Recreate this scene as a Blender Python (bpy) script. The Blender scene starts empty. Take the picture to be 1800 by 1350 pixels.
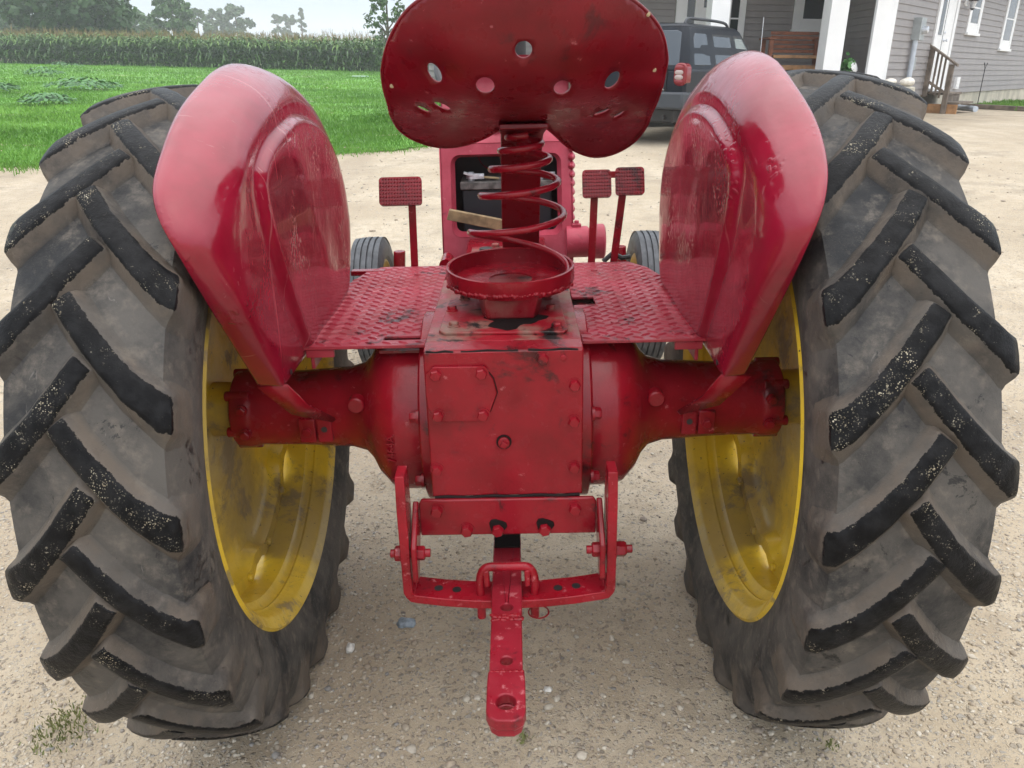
import bpy, bmesh, math, random
import numpy as np
from mathutils import Vector, Matrix, geometry

random.seed(7)
RNG = np.random.default_rng(7)
PI = math.pi
R = math.radians
SC = bpy.context.scene
COL = SC.collection

# ------------------------------------------------------------------ materials
class Mat:
    def __init__(s, name, base=(.5, .5, .5), rough=.5, metal=0., spec=.5, coat=0., coat_r=.05):
        s.m = bpy.data.materials.new(name)
        s.m.use_nodes = True
        s.nt = s.m.node_tree
        s.p = s.nt.nodes['Principled BSDF']
        s.set('Base Color', base); s.set('Roughness', rough); s.set('Metallic', metal)
        s.set('Specular IOR Level', spec); s.set('Coat Weight', coat); s.set('Coat Roughness', coat_r)
        s._co = None
    def put(s, sock, v):
        if isinstance(v, bpy.types.NodeSocket):
            s.nt.links.new(v, sock)
        elif isinstance(v, (tuple, list)) and len(v) == 3 and sock.type == 'RGBA':
            sock.default_value = (*v, 1)
        else:
            sock.default_value = v
    def set(s, k, v):
        s.put(s.p.inputs[k], v)
    def node(s, t, **kw):
        n = s.nt.nodes.new('ShaderNode' + t)
        for k, v in kw.items():
            setattr(n, k, v)
        return n
    def co(s, scale=(1, 1, 1), kind='Object'):
        if s._co is None:
            s._co = s.node('TexCoord')
        c = s._co.outputs[kind]
        if tuple(scale) != (1, 1, 1):
            m = s.node('Mapping'); s.put(m.inputs['Vector'], c); m.inputs['Scale'].default_value = scale
            c = m.outputs[0]
        return c
    def noise(s, scale, detail=4, rough=.55, vec=None, dist=0.):
        n = s.node('TexNoise')
        s.put(n.inputs['Vector'], vec or s.co())
        n.inputs['Scale'].default_value = scale; n.inputs['Detail'].default_value = detail
        n.inputs['Roughness'].default_value = rough; n.inputs['Distortion'].default_value = dist
        return n.outputs['Fac']
    def voro(s, scale, feature='F1', out='Distance', vec=None, rnd=1.):
        n = s.node('TexVoronoi', feature=feature)
        s.put(n.inputs['Vector'], vec or s.co()); n.inputs['Scale'].default_value = scale
        n.inputs['Randomness'].default_value = rnd
        return n.outputs[out]
    def rng(s, v, a, b, c=0., d=1.):
        n = s.node('MapRange', interpolation_type='SMOOTHSTEP')
        s.put(n.inputs['Value'], v)
        for i, x in zip(('From Min', 'From Max', 'To Min', 'To Max'), (a, b, c, d)):
            n.inputs[i].default_value = x
        return n.outputs[0]
    def mix(s, f, a, b):
        n = s.node('Mix', data_type='RGBA')
        s.put(n.inputs[0], f); s.put(n.inputs[6], a); s.put(n.inputs[7], b)
        return n.outputs[2]
    def math(s, op, a, b=0.):
        n = s.node('Math', operation=op)
        s.put(n.inputs[0], a); s.put(n.inputs[1], b)
        return n.outputs[0]
    def attr(s, name, out='Fac'):
        n = s.node('Attribute', attribute_name=name)
        return n.outputs[out]
    def bump(s, h, strength=.3, dist=.01, prev=None):
        n = s.node('Bump')
        n.inputs['Strength'].default_value = strength; n.inputs['Distance'].default_value = dist
        s.put(n.inputs['Height'], h)
        if prev: s.put(n.inputs['Normal'], prev)
        return n.outputs[0]

def simple(name, base, rough=.5, metal=0., spec=.5, coat=0., vary=.0, vs=8., bump=0., bs=60., bd=.003):
    m = Mat(name, base, rough, metal, spec, coat)
    if vary:
        a = tuple(x * (1 - vary) for x in base); b = tuple(min(1, x * (1 + vary)) for x in base)
        m.set('Base Color', m.mix(m.rng(m.noise(vs, 5), .3, .7), a, b))
    if bump:
        m.set('Normal', m.bump(m.noise(bs, 4), bump, bd))
    return m.m

def red_paint(name, grime=.0, dust=0., scratch=0., drops=0., wear=0., rough=.2, tone=1., coat=.12, base=None, spec=.28):
    m = Mat(name, rough=rough, spec=spec, coat=coat, coat_r=.06)
    a = (.30 * tone, .0060 * tone, .017 * tone); b = (.20 * tone, .004 * tone, .010 * tone)
    if base: a, b = base
    c = m.mix(m.rng(m.noise(9, 5, .6), .35, .7), a, b)
    ro = m.rng(m.noise(25, 4), .3, .7, rough * .75, rough * 1.5)
    h = m.noise(70, 3)
    nrm = m.bump(m.noise(170, 4, .6), .22, .002, m.bump(h, .14, .004)) if not drops else m.bump(m.noise(7, 3), .22, .02, m.bump(h, .12, .004))
    if wear:
        w = m.rng(m.noise(38, 6, .7), .66 - .08 * wear, .72 - .08 * wear)
        c = m.mix(m.math('MULTIPLY', w, .6), c, (.5, .16, .17))
    if scratch:
        sc = m.rng(m.noise(1.0, 2, .5, m.co((4, 75, 2.5)), .3), .66, .72)
        sc2 = m.rng(m.noise(1.0, 2, .5, m.co((6, 60, 22)), 2.2), .70, .75)
        sm = m.math('MULTIPLY', m.math('MULTIPLY', m.math('ADD', sc, sc2), scratch), m.rng(m.noise(3, 3), .4, .6))
        c = m.mix(sm, c, (.46, .22, .22))
    if dust:
        d = m.math('MULTIPLY', m.rng(m.noise(11, 7, .68), .42, .66), dust)
        c = m.mix(d, c, (.22, .15, .115))
        ro = m.math('ADD', ro, m.math('MULTIPLY', d, .35))
    if grime:
        gm = m.rng(m.noise(7.5, 8, .72, dist=.4), .60 - .1 * grime, .69 - .1 * grime)
        gm = m.math('MULTIPLY', gm, min(1, .45 + grime))
        c = m.mix(gm, c, (.012, .008, .008))
    if drops:
        dv = m.voro(95, 'SMOOTH_F1')
        dm = m.math('MULTIPLY', m.rng(dv, .22, .42, 1, 0), m.rng(m.noise(5, 3), .52, .66))
        nrm = m.bump(dm, .55 * drops, .004, nrm)
    m.set('Base Color', c); m.set('Roughness', ro); m.set('Normal', nrm)
    return m.m

M = {}
M['red'] = red_paint('red_paint', grime=.3, wear=.15, tone=.82)
M['red_fender'] = red_paint('red_fender_paint', scratch=.28, drops=1., rough=.17, coat=.42, spec=.4, base=((.25, .0068, .025), (.195, .005, .017)))
M['red_top'] = red_paint('red_paint_oily', grime=.62, dust=.9, wear=.3, rough=.34)
M['red_plate'] = red_paint('red_plate_sheen', grime=.42, dust=.1, wear=.5, rough=.33, base=((.33, .028, .048), (.25, .014, .026)))  # pinkish base colour carries the sky sheen on the plates; wear on top
M['red_worn'] = red_paint('red_scuffed_paint', grime=.12, wear=1., rough=.35, base=((.27, .013, .026), (.21, .006, .015)))
M['red_dark'] = red_paint('red_dark_paint', grime=.9, dust=.3, wear=.1, rough=.3, tone=.6)  # darker red with heavy black blotches
M['red_hitch'] = red_paint('red_hitch_paint', grime=.25, wear=.75, rough=.26, tone=1.0)
M['red_seat_shaded'] = red_paint('shaded_seat_red', grime=.15, wear=.2, rough=.3, tone=.55, coat=.12)  # same red toned down; the seat's shade is in the colour
M['red_pinkish'] = red_paint('pinkish_red_paint', grime=.1, wear=.3, rough=.38, tone=1., coat=.1, base=((.40, .050, .082), (.29, .025, .046)))  # lighter, pinker base than the other reds
M['grease'] = simple('black_grease', (.008, .006, .006), .6, spec=.15, bump=.4, bs=120)

def tyre_mat():
    m = Mat('dusty_tyre_rubber', rough=.65, spec=.3)
    n1 = m.noise(4.5, 8, .68); n2 = m.noise(30, 6, .65); n3 = m.noise(14, 8, .75, dist=.8)
    c = m.mix(m.rng(n1, .34, .60), (.014, .015, .017), (.084, .076, .068))
    c = m.mix(m.rng(n2, .48, .76, 0, .8), c, (.150, .128, .106))
    blk = m.math('MAXIMUM', m.rng(n3, .585, .62), m.rng(m.noise(34, 7, .78, m.co((1, 1, 1)), 1.2), .635, .665))
    c = m.mix(m.math('MULTIPLY', blk, .85), c, (.010, .010, .011))
    sv = m.rng(m.noise(1.2, 4, .7, m.co((40, 7, 7)), 1.2), .68, .74)
    c = m.mix(m.math('MULTIPLY', sv, .35), c, (.30, .27, .24))
    lug = m.attr('lug')
    fk = m.math('MULTIPLY', m.attr('flank'), m.rng(m.noise(7, 5, .65), .38, .62, .15, .8))
    c = m.mix(fk, c, (.112, .088, .068))
    le = m.math('ADD', lug, m.math('MULTIPLY', m.math('SUBTRACT', m.noise(60, 6, .75), .5), 1.1))
    top = m.rng(le, .52, .58)
    c = m.mix(top, c, m.mix(m.rng(m.noise(45, 4), .35, .7), (.0045, .0045, .005), (.013, .013, .014)))
    # sand grains stuck to the lug faces
    def grains(sc, th):
        return m.rng(m.math('ADD', m.voro(sc), m.math('MULTIPLY', m.noise(sc * 1.7, 2), .45)), th, th + .07, 1, 0)
    clus = m.rng(m.noise(13, 8, .82), .51, .66)
    g = m.math('MULTIPLY', m.math('MAXIMUM', grains(150, .40), m.math('MAXIMUM', grains(290, .47), grains(75, .30))), clus)
    gl = m.math('MULTIPLY', g, m.rng(lug, .4, .8, .05, 1))
    c = m.mix(gl, c, m.mix(m.voro(190, out='Color'), (.33, .27, .18), (.60, .55, .43)))
    m.set('Base Color', c)
    ro = m.math('SUBTRACT', .70, m.math('MULTIPLY', m.math('MAXIMUM', top, blk), .30))
    m.set('Roughness', m.math('ADD', ro, m.math('MULTIPLY', gl, .3)))
    m.set('Specular IOR Level', m.math('SUBTRACT', .34, m.math('MULTIPLY', top, .24)))
    h = m.math('ADD', m.noise(90, 5, .7), m.math('MULTIPLY', gl, 1.5))
    m.set('Normal', m.bump(h, .45, .004))
    return m.m
M['tyre'] = tyre_mat()

def yellow_mat():
    m = Mat('yellow_rim_paint', rough=.35, spec=.5)
    c = m.mix(m.rng(m.noise(5, 6, .65), .35, .65), (.66, .445, .022), (.52, .345, .03))
    d = m.rng(m.noise(6.5, 9, .72, dist=.2), .53, .62)
    c = m.mix(m.rng(m.noise(2.5, 6, .6), .44, .60, 0, .62), c, (.21, .155, .065))
    c = m.mix(m.math('MULTIPLY', d, .75), c, (.145, .112, .075))
    sp = m.rng(m.noise(70, 4, .7), .64, .70)
    c = m.mix(sp, c, (.05, .04, .025))
    m.set('Base Color', c)
    m.set('Roughness', m.rng(m.noise(8, 9, .74, dist=.5), .45, .62, .28, .55))
    m.set('Normal', m.bump(m.noise(60, 5), .2, .004))
    return m.m
M['yellow'] = yellow_mat()
M['front_tyre'] = simple('front_tyre_rubber', (.055, .06, .068), .55, vary=.45, vs=20, bump=.3)
M['battery'] = simple('battery_black', (.012, .014, .018), .4, vary=.3)
M['battery_top'] = simple('dusty_battery_lid', (.10, .09, .085), .7, vary=.6, vs=40)
M['lead'] = simple('grey_lead', (.62, .65, .70), .35, .6, vary=.2, vs=60)
M['chrome'] = simple('chrome', (.8, .8, .82), .12, 1.)
M['glass_face'] = simple('gauge_glass', (.75, .78, .8), .08)
M['dark_iron'] = simple('dark_iron', (.02, .018, .018), .5, vary=.4, vs=20)
M['wood_old'] = simple('weathered_board', (.23, .16, .085), .8, vary=.4, vs=25, bump=.3)
M['wire'] = simple('tan_wire', (.35, .27, .15), .6)

def ground_mat():
    m = Mat('gravel_ground', rough=.9, spec=.2)
    base = m.mix(m.rng(m.noise(.55, 6, .6), .35, .65), (.42, .345, .25), (.57, .49, .375))
    base = m.mix(m.math('MULTIPLY', m.rng(m.noise(9, 6, .7), .38, .68), .8), base, (.43, .35, .25))
    tr = m.rng(m.noise(1., 5, .6, m.co((1.1, .16, 1)), .3), .48, .66)
    base = m.mix(m.math('MULTIPLY', tr, .45), base, (.33, .265, .195))
    damp = m.rng(m.noise(1.5, 6, .65), .50, .68)
    base = m.mix(m.math('MULTIPLY', damp, .4), base, (.19, .158, .122))
    w = m.node('TexNoise'); m.put(w.inputs['Vector'], m.co()); w.inputs['Scale'].default_value = 40
    wv = m.node('MixRGB'); wv.blend_type = 'LINEAR_LIGHT'; wv.inputs[0].default_value = .012
    m.put(wv.inputs[1], m.co()); m.put(wv.inputs[2], w.outputs['Color'])
    vec = wv.outputs[0]
    tot = None; h = None
    for sc, th, cov in ((55, .40, .50), (110, .42, .44), (220, .45, .36)):
        d = m.voro(sc, vec=vec); cc = m.voro(sc, out='Color', vec=vec)
        sep = m.node('SeparateColor'); m.put(sep.inputs[0], cc)
        msk = m.math('MULTIPLY', m.rng(d, th - .12, th, 1, 0), m.rng(sep.outputs[0], 1 - cov - .02, 1 - cov + .02))
        col = m.mix(sep.outputs[1], (.20, .175, .15), (.60, .53, .43))
        col = m.mix(m.rng(sep.outputs[2], .78, .8), col, (.32, .31, .295))
        base = m.mix(m.math('MULTIPLY', msk, .68), base, col)
        hh = m.math('MULTIPLY', msk, 55. / sc)
        h = hh if h is None else m.math('ADD', h, hh)
    h = m.math('ADD', h, m.math('MULTIPLY', m.noise(120, 6, .75), .8))
    m.set('Base Color', base)
    m.set('Normal', m.bump(h, .8, .008))
    return m.m
M['ground'] = ground_mat()

def stone_mat():
    m = Mat('pebble_stone', rough=.85, spec=.25)
    t = m.attr('tint', 'Color')
    c = m.mix(m.rng(m.noise(90, 4), .3, .7, 0, .35), t, (.20, .17, .14))
    m.set('Base Color', c); m.set('Normal', m.bump(m.noise(160, 4), .3, .003))
    return m.m
M['stone'] = stone_mat()
M['bluestone'] = simple('blue_grey_stone', (.23, .27, .31), .8, vary=.35, vs=60, bump=.3)
M['palestone'] = simple('pale_stone', (.62, .60, .56), .8, vary=.2, vs=60, bump=.3)

def leafy(name, a, b, rough=.55, nscale=.5, spec=.3, attr='tint'):
    m = Mat(name, rough=rough, spec=spec)
    t = m.attr(attr)
    c = m.mix(t, a, b)
    c = m.mix(m.rng(m.noise(nscale, 4), .35, .65, 0, .5), c, tuple(x * .7 for x in a))
    m.set('Base Color', c)
    return m.m
M['grass'] = leafy('lawn_grass', (.085, .22, .025), (.22, .42, .07), .6, .35, .2)
M['lawn'] = simple('lawn_ground', (.11, .26, .040), .9, vary=.35, vs=.9, bump=.5, bs=25, bd=.05)
M['dry_grass'] = leafy('thin_dry_grass', (.13, .17, .05), (.26, .25, .11), .7, 3.)
M['weed'] = leafy('burdock_leaf', (.035, .13, .03), (.12, .28, .085), .5, 3.)
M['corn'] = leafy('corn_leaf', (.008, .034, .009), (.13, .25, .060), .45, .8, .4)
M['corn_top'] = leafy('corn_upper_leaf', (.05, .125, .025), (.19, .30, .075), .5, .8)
M['tassel'] = leafy('corn_tassel', (.20, .15, .055), (.34, .26, .12), .7, .8)
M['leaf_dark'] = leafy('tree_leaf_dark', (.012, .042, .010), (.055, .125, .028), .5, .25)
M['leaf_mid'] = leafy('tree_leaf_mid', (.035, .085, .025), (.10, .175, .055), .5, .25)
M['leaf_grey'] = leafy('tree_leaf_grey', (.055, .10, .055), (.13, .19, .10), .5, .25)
M['bark'] = simple('tree_bark', (.09, .07, .05), .9, vary=.4, vs=3)

M['siding'] = simple('grey_vinyl_siding', (.275, .257, .254), .5, vary=.05, vs=3, bump=.05, bs=30)
M['white'] = simple('white_trim', (.80, .81, .82), .45, vary=.03, vs=2)
M['concrete'] = simple('cream_foundation', (.48, .45, .37), .85, vary=.2, vs=2.5, bump=.2, bs=30)
M['window_glass'] = simple('window_glass', (.05, .06, .065), .06, spec=.9)
M['porch_glass'] = simple('porch_glass', (.02, .028, .03), .05, spec=.9)
M['roof'] = simple('asphalt_shingle', (.06, .055, .05), .9, vary=.3)
M['deck'] = simple('weathered_deck_wood', (.155, .125, .10), .85, vary=.35, vs=6, bump=.3, bs=40)
M['cedar'] = simple('stained_cedar', (.20, .065, .028), .55, vary=.35, vs=7, bump=.15)
M['cedar_light'] = simple('worn_cedar', (.36, .19, .085), .6, vary=.3, vs=7)
M['meter'] = simple('grey_metal_box', (.34, .37, .38), .45, .2, vary=.1)
M['conduit'] = simple('grey_conduit', (.48, .53, .60), .4, vary=.1)
M['lid'] = simple('pale_green_lid', (.32, .45, .36), .6)
M['black'] = simple('black_plastic', (.012, .012, .013), .4)
M['gravel_white'] = simple('white_landscape_rock', (.66, .62, .55), .8, vary=.2, vs=9, bump=.4, bs=15)

M['suv'] = simple('blue_grey_car_paint', (.011, .015, .022), .35, .0, spec=.16, coat=.05, vary=.08)
M['suv_plastic'] = simple('grey_bumper_plastic', (.036, .042, .052), .55)
M['suv_glass'] = simple('tinted_car_glass', (.060, .075, .095), .08, spec=.5)
M['suv_clear'] = simple('clear_car_glass', (.16, .20, .20), .05, spec=.9)
M['lamp_red'] = simple('red_lamp_lens', (.19, .005, .011), .2, coat=.2)
M['lamp_clear'] = simple('clear_lamp_lens', (.36, .28, .27), .12, coat=.5)
M['steel'] = simple('wheel_steel', (.45, .46, .48), .3, .8)

# ------------------------------------------------------------------ mesh helpers
def V3(*a): return Vector(a)

def box(bm, c, s, rot=None):
    r = bmesh.ops.create_cube(bm, size=1.)
    for v in r['verts']:
        p = Vector((v.co.x * s[0], v.co.y * s[1], v.co.z * s[2]))
        if rot: p = rot @ p
        v.co = p + Vector(c)
    return r['verts']

def ring_faces(bm, rings, closed=True, loop=False):
    n = len(rings[0])
    rr = list(zip(rings[:-1], rings[1:]))
    if loop: rr.append((rings[-1], rings[0]))
    out = []
    for a, b in rr:
        for i in range(n if closed else n - 1):
            j = (i + 1) % n
            try: out.append(bm.faces.new((a[i], a[j], b[j], b[i])))
            except ValueError: pass
    return out

def axis_frame(d):
    d = Vector(d).normalized()
    u = d.orthogonal().normalized()
    if abs(d.x) > .99: u = Vector((0, 1, 0))
    elif abs(d.z) > .99: u = Vector((1, 0, 0))
    elif abs(d.y) > .99: u = Vector((1, 0, 0))
    return d, u, d.cross(u)

def lathe(bm, prof, c=(0, 0, 0), d=(1, 0, 0), seg=48, loop=False, cap=True, mod=None):
    d, u, v = axis_frame(d); c = Vector(c)
    rings = []
    for a, r in prof:
        ring = []
        for i in range(seg):
            t = 2 * PI * i / seg
            rr = r * (mod(t, a, r) if mod else 1)
            ring.append(bm.verts.new(c + d * a + (u * math.cos(t) + v * math.sin(t)) * max(rr, 1e-5)))
        rings.append(ring)
    ring_faces(bm, rings, True, loop)
    if cap and not loop:
        bm.faces.new(rings[0][::-1]); bm.faces.new(rings[-1])
    return rings

def cyl(bm, p0, p1, r0, r1=None, seg=16):
    p0 = Vector(p0); p1 = Vector(p1)
    return lathe(bm, [(0, r0), ((p1 - p0).length, r0 if r1 is None else r1)], p0, p1 - p0, seg)

def tube(bm, pts, r, seg=10, closed=False):
    pts = [Vector(p) for p in pts]; n = len(pts); rings = []; pu = None
    for i, p in enumerate(pts):
        if closed: t = pts[(i + 1) % n] - pts[i - 1]
        else: t = pts[min(i + 1, n - 1)] - pts[max(i - 1, 0)]
        t.normalize()
        if pu is None: pu = t.orthogonal().normalized()
        pu = (pu - t * pu.dot(t)).normalized(); w = t.cross(pu)
        rr = r[i] if isinstance(r, (list, tuple)) else r
        rings.append([bm.verts.new(p + (pu * math.cos(2 * PI * k / seg) + w * math.sin(2 * PI * k / seg)) * rr) for k in range(seg)])
    ring_faces(bm, rings, True, closed)
    if not closed:
        bm.faces.new(rings[0][::-1]); bm.faces.new(rings[-1])

def prism(bm, poly, f0, f1):
    a = [bm.verts.new(f0(*p)) for p in poly]; b = [bm.verts.new(f1(*p)) for p in poly]
    bm.faces.new(a[::-1]); bm.faces.new(b); ring_faces(bm, [a, b])

def inside(p, poly):
    x, y = p; c = False; j = len(poly) - 1
    for i in range(len(poly)):
        xi, yi = poly[i]; xj, yj = poly[j]
        if (yi > y) != (yj > y) and x < (xj - xi) * (y - yi) / (yj - yi) + xi: c = not c
        j = i
    return c

def ellipse(cx, cy, a, b, rot=0., n=24):
    o = []
    for i in range(n):
        t = 2 * PI * i / n; x = a * math.cos(t); y = b * math.sin(t)
        o.append((cx + x * math.cos(rot) - y * math.sin(rot), cy + x * math.sin(rot) + y * math.cos(rot)))
    return o

def tri2d(outer, holes=(), grid=0.):
    pts = []; edges = []
    for lp in [outer, *holes]:
        b = len(pts); pts += [Vector(p) for p in lp]
        edges += [(b + i, b + (i + 1) % len(lp)) for i in range(len(lp))]
    if grid:
        xs = [p[0] for p in outer]; ys = [p[1] for p in outer]
        y = min(ys); k = 0
        while y < max(ys):
            x = min(xs) + (grid / 2 if k % 2 else 0)
            while x < max(xs):
                q = (x, y)
                if inside(q, outer) and not any(inside(q, h) for h in holes):
                    if min((Vector(q) - p).length for p in pts[:len(outer) + sum(map(len, holes))]) > grid * .45:
                        pts.append(Vector(q))
                x += grid
            y += grid * .87; k += 1
    r = geometry.delaunay_2d_cdt(pts, edges, [], 0, 1e-7)
    vs = [tuple(v) for v in r[0]]; fs = []
    for f in r[2]:
        c = (sum(vs[i][0] for i in f) / len(f), sum(vs[i][1] for i in f) / len(f))
        if inside(c, outer) and not any(inside(c, h) for h in holes): fs.append(tuple(f))
    return vs, fs

def plate(bm, outer, holes, f0, f1):
    vs, fs = tri2d(outer, holes)
    a = [bm.verts.new(f0(*p)) for p in vs]; b = [bm.verts.new(f1(*p)) for p in vs]
    cnt = {}
    for f in fs:
        bm.faces.new([a[i] for i in f][::-1]); bm.faces.new([b[i] for i in f])
        for i in range(3):
            e = (f[i], f[(i + 1) % 3]); cnt[e] = 1
    for (i, j) in list(cnt):
        if (j, i) not in cnt:
            bm.faces.new((a[i], a[j], b[j], b[i]))

def hexbolt(bm, p, n, r=.011, h=.009, washer=True, rot=.2):
    d, u, v = axis_frame(n); p = Vector(p)
    if washer: lathe(bm, [(-.004, r * 1.25), (.002, r * 1.25), (.0022, r * .9)], p, d, 16)
    rings = []
    for a, k in ((-.004, 1), (h * .8, 1), (h, .82)):
        rings.append([bm.verts.new(p + d * a + (u * math.cos(PI / 3 * i + rot) + v * math.sin(PI / 3 * i + rot)) * r * k) for i in range(6)])
    ring_faces(bm, rings); bm.faces.new(rings[-1])

def sharpen(bm, ang=35):
    bmesh.ops.recalc_face_normals(bm, faces=bm.faces)
    for f in bm.faces: f.smooth = True
    for e in bm.edges:
        if len(e.link_faces) == 2 and e.calc_face_angle(0) > R(ang): e.smooth = False

def obj(name, bm, mats, parent=None, bevel=0., ang=35, sub=0, solid=0., loc=None, recalc=True):
    if isinstance(bm, bpy.types.Mesh): me = bm
    else:
        if recalc: sharpen(bm, ang)
        me = bpy.data.meshes.new(name); bm.to_mesh(me); bm.free()
    o = bpy.data.objects.new(name, me); COL.objects.link(o)
    for m in (mats if isinstance(mats, (list, tuple)) else [mats]): me.materials.append(M[m])
    if parent: o.parent = parent
    if loc is not None: o.location = loc
    if solid:
        s = o.modifiers.new('solid', 'SOLIDIFY'); s.thickness = solid; s.offset = 0
    if bevel:
        b = o.modifiers.new('bevel', 'BEVEL'); b.width = bevel; b.segments = 2; b.limit_method = 'ANGLE'; b.angle_limit = R(40)
    if sub:
        s = o.modifiers.new('sub', 'SUBSURF'); s.levels = sub; s.render_levels = sub
    return o

def shift(bm, d):
    for v in bm.verts: v.co += Vector(d)
    return bm

def empty(name, loc=(0, 0, 0), parent=None, rot=None):
    o = bpy.data.objects.new(name, None); COL.objects.link(o); o.location = loc
    o.empty_display_size = .1
    if rot is not None: o.rotation_euler = rot
    if parent: o.parent = parent
    return o

def tag(o, label, cat, group=None):
    o['label'] = label; o['category'] = cat
    if group: o['group'] = group
    return o

def struct(o, kind='structure'):
    o['kind'] = kind; return o

def npmesh(name, V, F, mi=None, smooth=False, tint=None, tintcol=None):
    me = bpy.data.meshes.new(name)
    V = np.asarray(V, np.float32); F = np.asarray(F, np.int32); k = F.shape[1]
    me.vertices.add(len(V)); me.vertices.foreach_set('co', V.ravel())
    me.loops.add(F.size); me.loops.foreach_set('vertex_index', F.ravel())
    me.polygons.add(len(F)); me.polygons.foreach_set('loop_start', np.arange(0, F.size, k, dtype=np.int32))
    if mi is not None: me.polygons.foreach_set('material_index', np.asarray(mi, np.int32))
    if smooth: me.polygons.foreach_set('use_smooth', np.ones(len(F), bool))
    if tint is not None:
        a = me.attributes.new('tint', 'FLOAT', 'POINT'); a.data.foreach_set('value', np.asarray(tint, np.float32))
    if tintcol is not None:
        a = me.attributes.new('tint', 'FLOAT_COLOR', 'POINT')
        a.data.foreach_set('color', np.c_[tintcol, np.ones(len(tintcol))].astype(np.float32).ravel())
    me.update(calc_edges=True); me.validate()
    return me

def text_mesh(body, size, depth):
    cu = bpy.data.curves.new('lettering', 'FONT'); cu.body = body; cu.size = size; cu.extrude = depth
    cu.align_x = 'CENTER'; cu.align_y = 'CENTER'
    o = bpy.data.objects.new('lettering', cu); COL.objects.link(o)
    dg = bpy.context.evaluated_depsgraph_get()
    me = bpy.data.meshes.new_from_object(o.evaluated_get(dg))
    bpy.data.objects.remove(o); bpy.data.curves.remove(cu)
    return me

def catmull(pts, n, closed=False):
    P = [np.array(p, float) for p in pts]; m = len(P); out = []
    segs = m if closed else m - 1
    for k in range(n):
        t = k * segs / (n if closed else n - 1); i = min(int(t), segs - 1); f = t - i
        g = (lambda j: P[j % m]) if closed else (lambda j: P[min(max(j, 0), m - 1)])
        a, b, c, d = g(i - 1), g(i), g(i + 1), g(i + 2)
        out.append(.5 * (2 * b + (c - a) * f + (2 * a - 5 * b + 4 * c - d) * f * f + (3 * b - a - 3 * c + d) * f ** 3))
    return out

# ------------------------------------------------------------------ terrain
def gh(x, y):
    c = np.clip
    wl = c((3 - x) / 6, 0, 1); wl = wl * wl * (3 - 2 * wl)
    return (.0372 * c(x, -4, 8) + .03 * c(y - 4, 0, 9) + wl * .0132 * c(y - 13, 0, 47)
            + .008 * c(-x - 10, 0, 30) * c((y - 20) / 30, 0, 1))

def vnoise(x, y, s, seed=0):
    x = x / s; y = y / s
    xi = np.floor(x).astype(np.int64); yi = np.floor(y).astype(np.int64); fx = x - xi; fy = y - yi
    fx = fx * fx * (3 - 2 * fx); fy = fy * fy * (3 - 2 * fy)
    def h(a, b):
        n = (a * 374761393 + b * 668265263 + seed * 974634777) & 0x7fffffff
        n = ((n ^ (n >> 13)) * 1274126177) & 0x7fffffff
        return ((n ^ (n >> 16)) & 0xffff) / 65535.
    return (h(xi, yi) * (1 - fx) + h(xi + 1, yi) * fx) * (1 - fy) + (h(xi, yi + 1) * (1 - fx) + h(xi + 1, yi + 1) * fx) * fy - .5

def rough(x, y):
    near = np.exp(-(np.maximum(np.hypot(x, y - 2) - 3, 0) / 6) ** 2)
    return .035 * vnoise(x, y, 1.7, 1) * .5 + near * (.010 * vnoise(x, y, .3, 2) + .010 * vnoise(x, y, .09, 3) + .007 * vnoise(x, y, .04, 5))

def lines(lo, hi, step, far, grow=1.13):
    a = list(np.arange(lo, hi + 1e-6, step)); s = step
    while a[-1] < far: s *= grow; a.append(a[-1] + s)
    s = step
    while a[0] > -far: s *= grow; a.insert(0, a[0] - s)
    return np.array(a)

xs = lines(-2.2, 2.2, .022, 700); ys = lines(.6, 4.0, .022, 700)
X, Y = np.meshgrid(xs, ys)
Z = gh(X, Y) + rough(X, Y) - .004
nx = len(xs); ny = len(ys)
idx = np.arange(nx * ny).reshape(ny, nx)
F = np.stack([idx[:-1, :-1], idx[:-1, 1:], idx[1:, 1:], idx[1:, :-1]], -1).reshape(-1, 4)
ground = obj('ground', npmesh('ground', np.stack([X, Y, Z], -1).reshape(-1, 3), F, smooth=True), 'ground'); struct(ground)

def ground_z(x, y):
    x = np.asarray(x, float); y = np.asarray(y, float)
    return gh(x, y) + rough(x, y) - .004

# pebbles (uncountable)
def ico(sub):
    bm = bmesh.new(); bmesh.ops.create_icosphere(bm, subdivisions=sub, radius=1.)
    v = np.array([p.co[:] for p in bm.verts]); f = np.array([[q.index for q in p.verts] for p in bm.faces]); bm.free()
    return v, f

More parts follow.
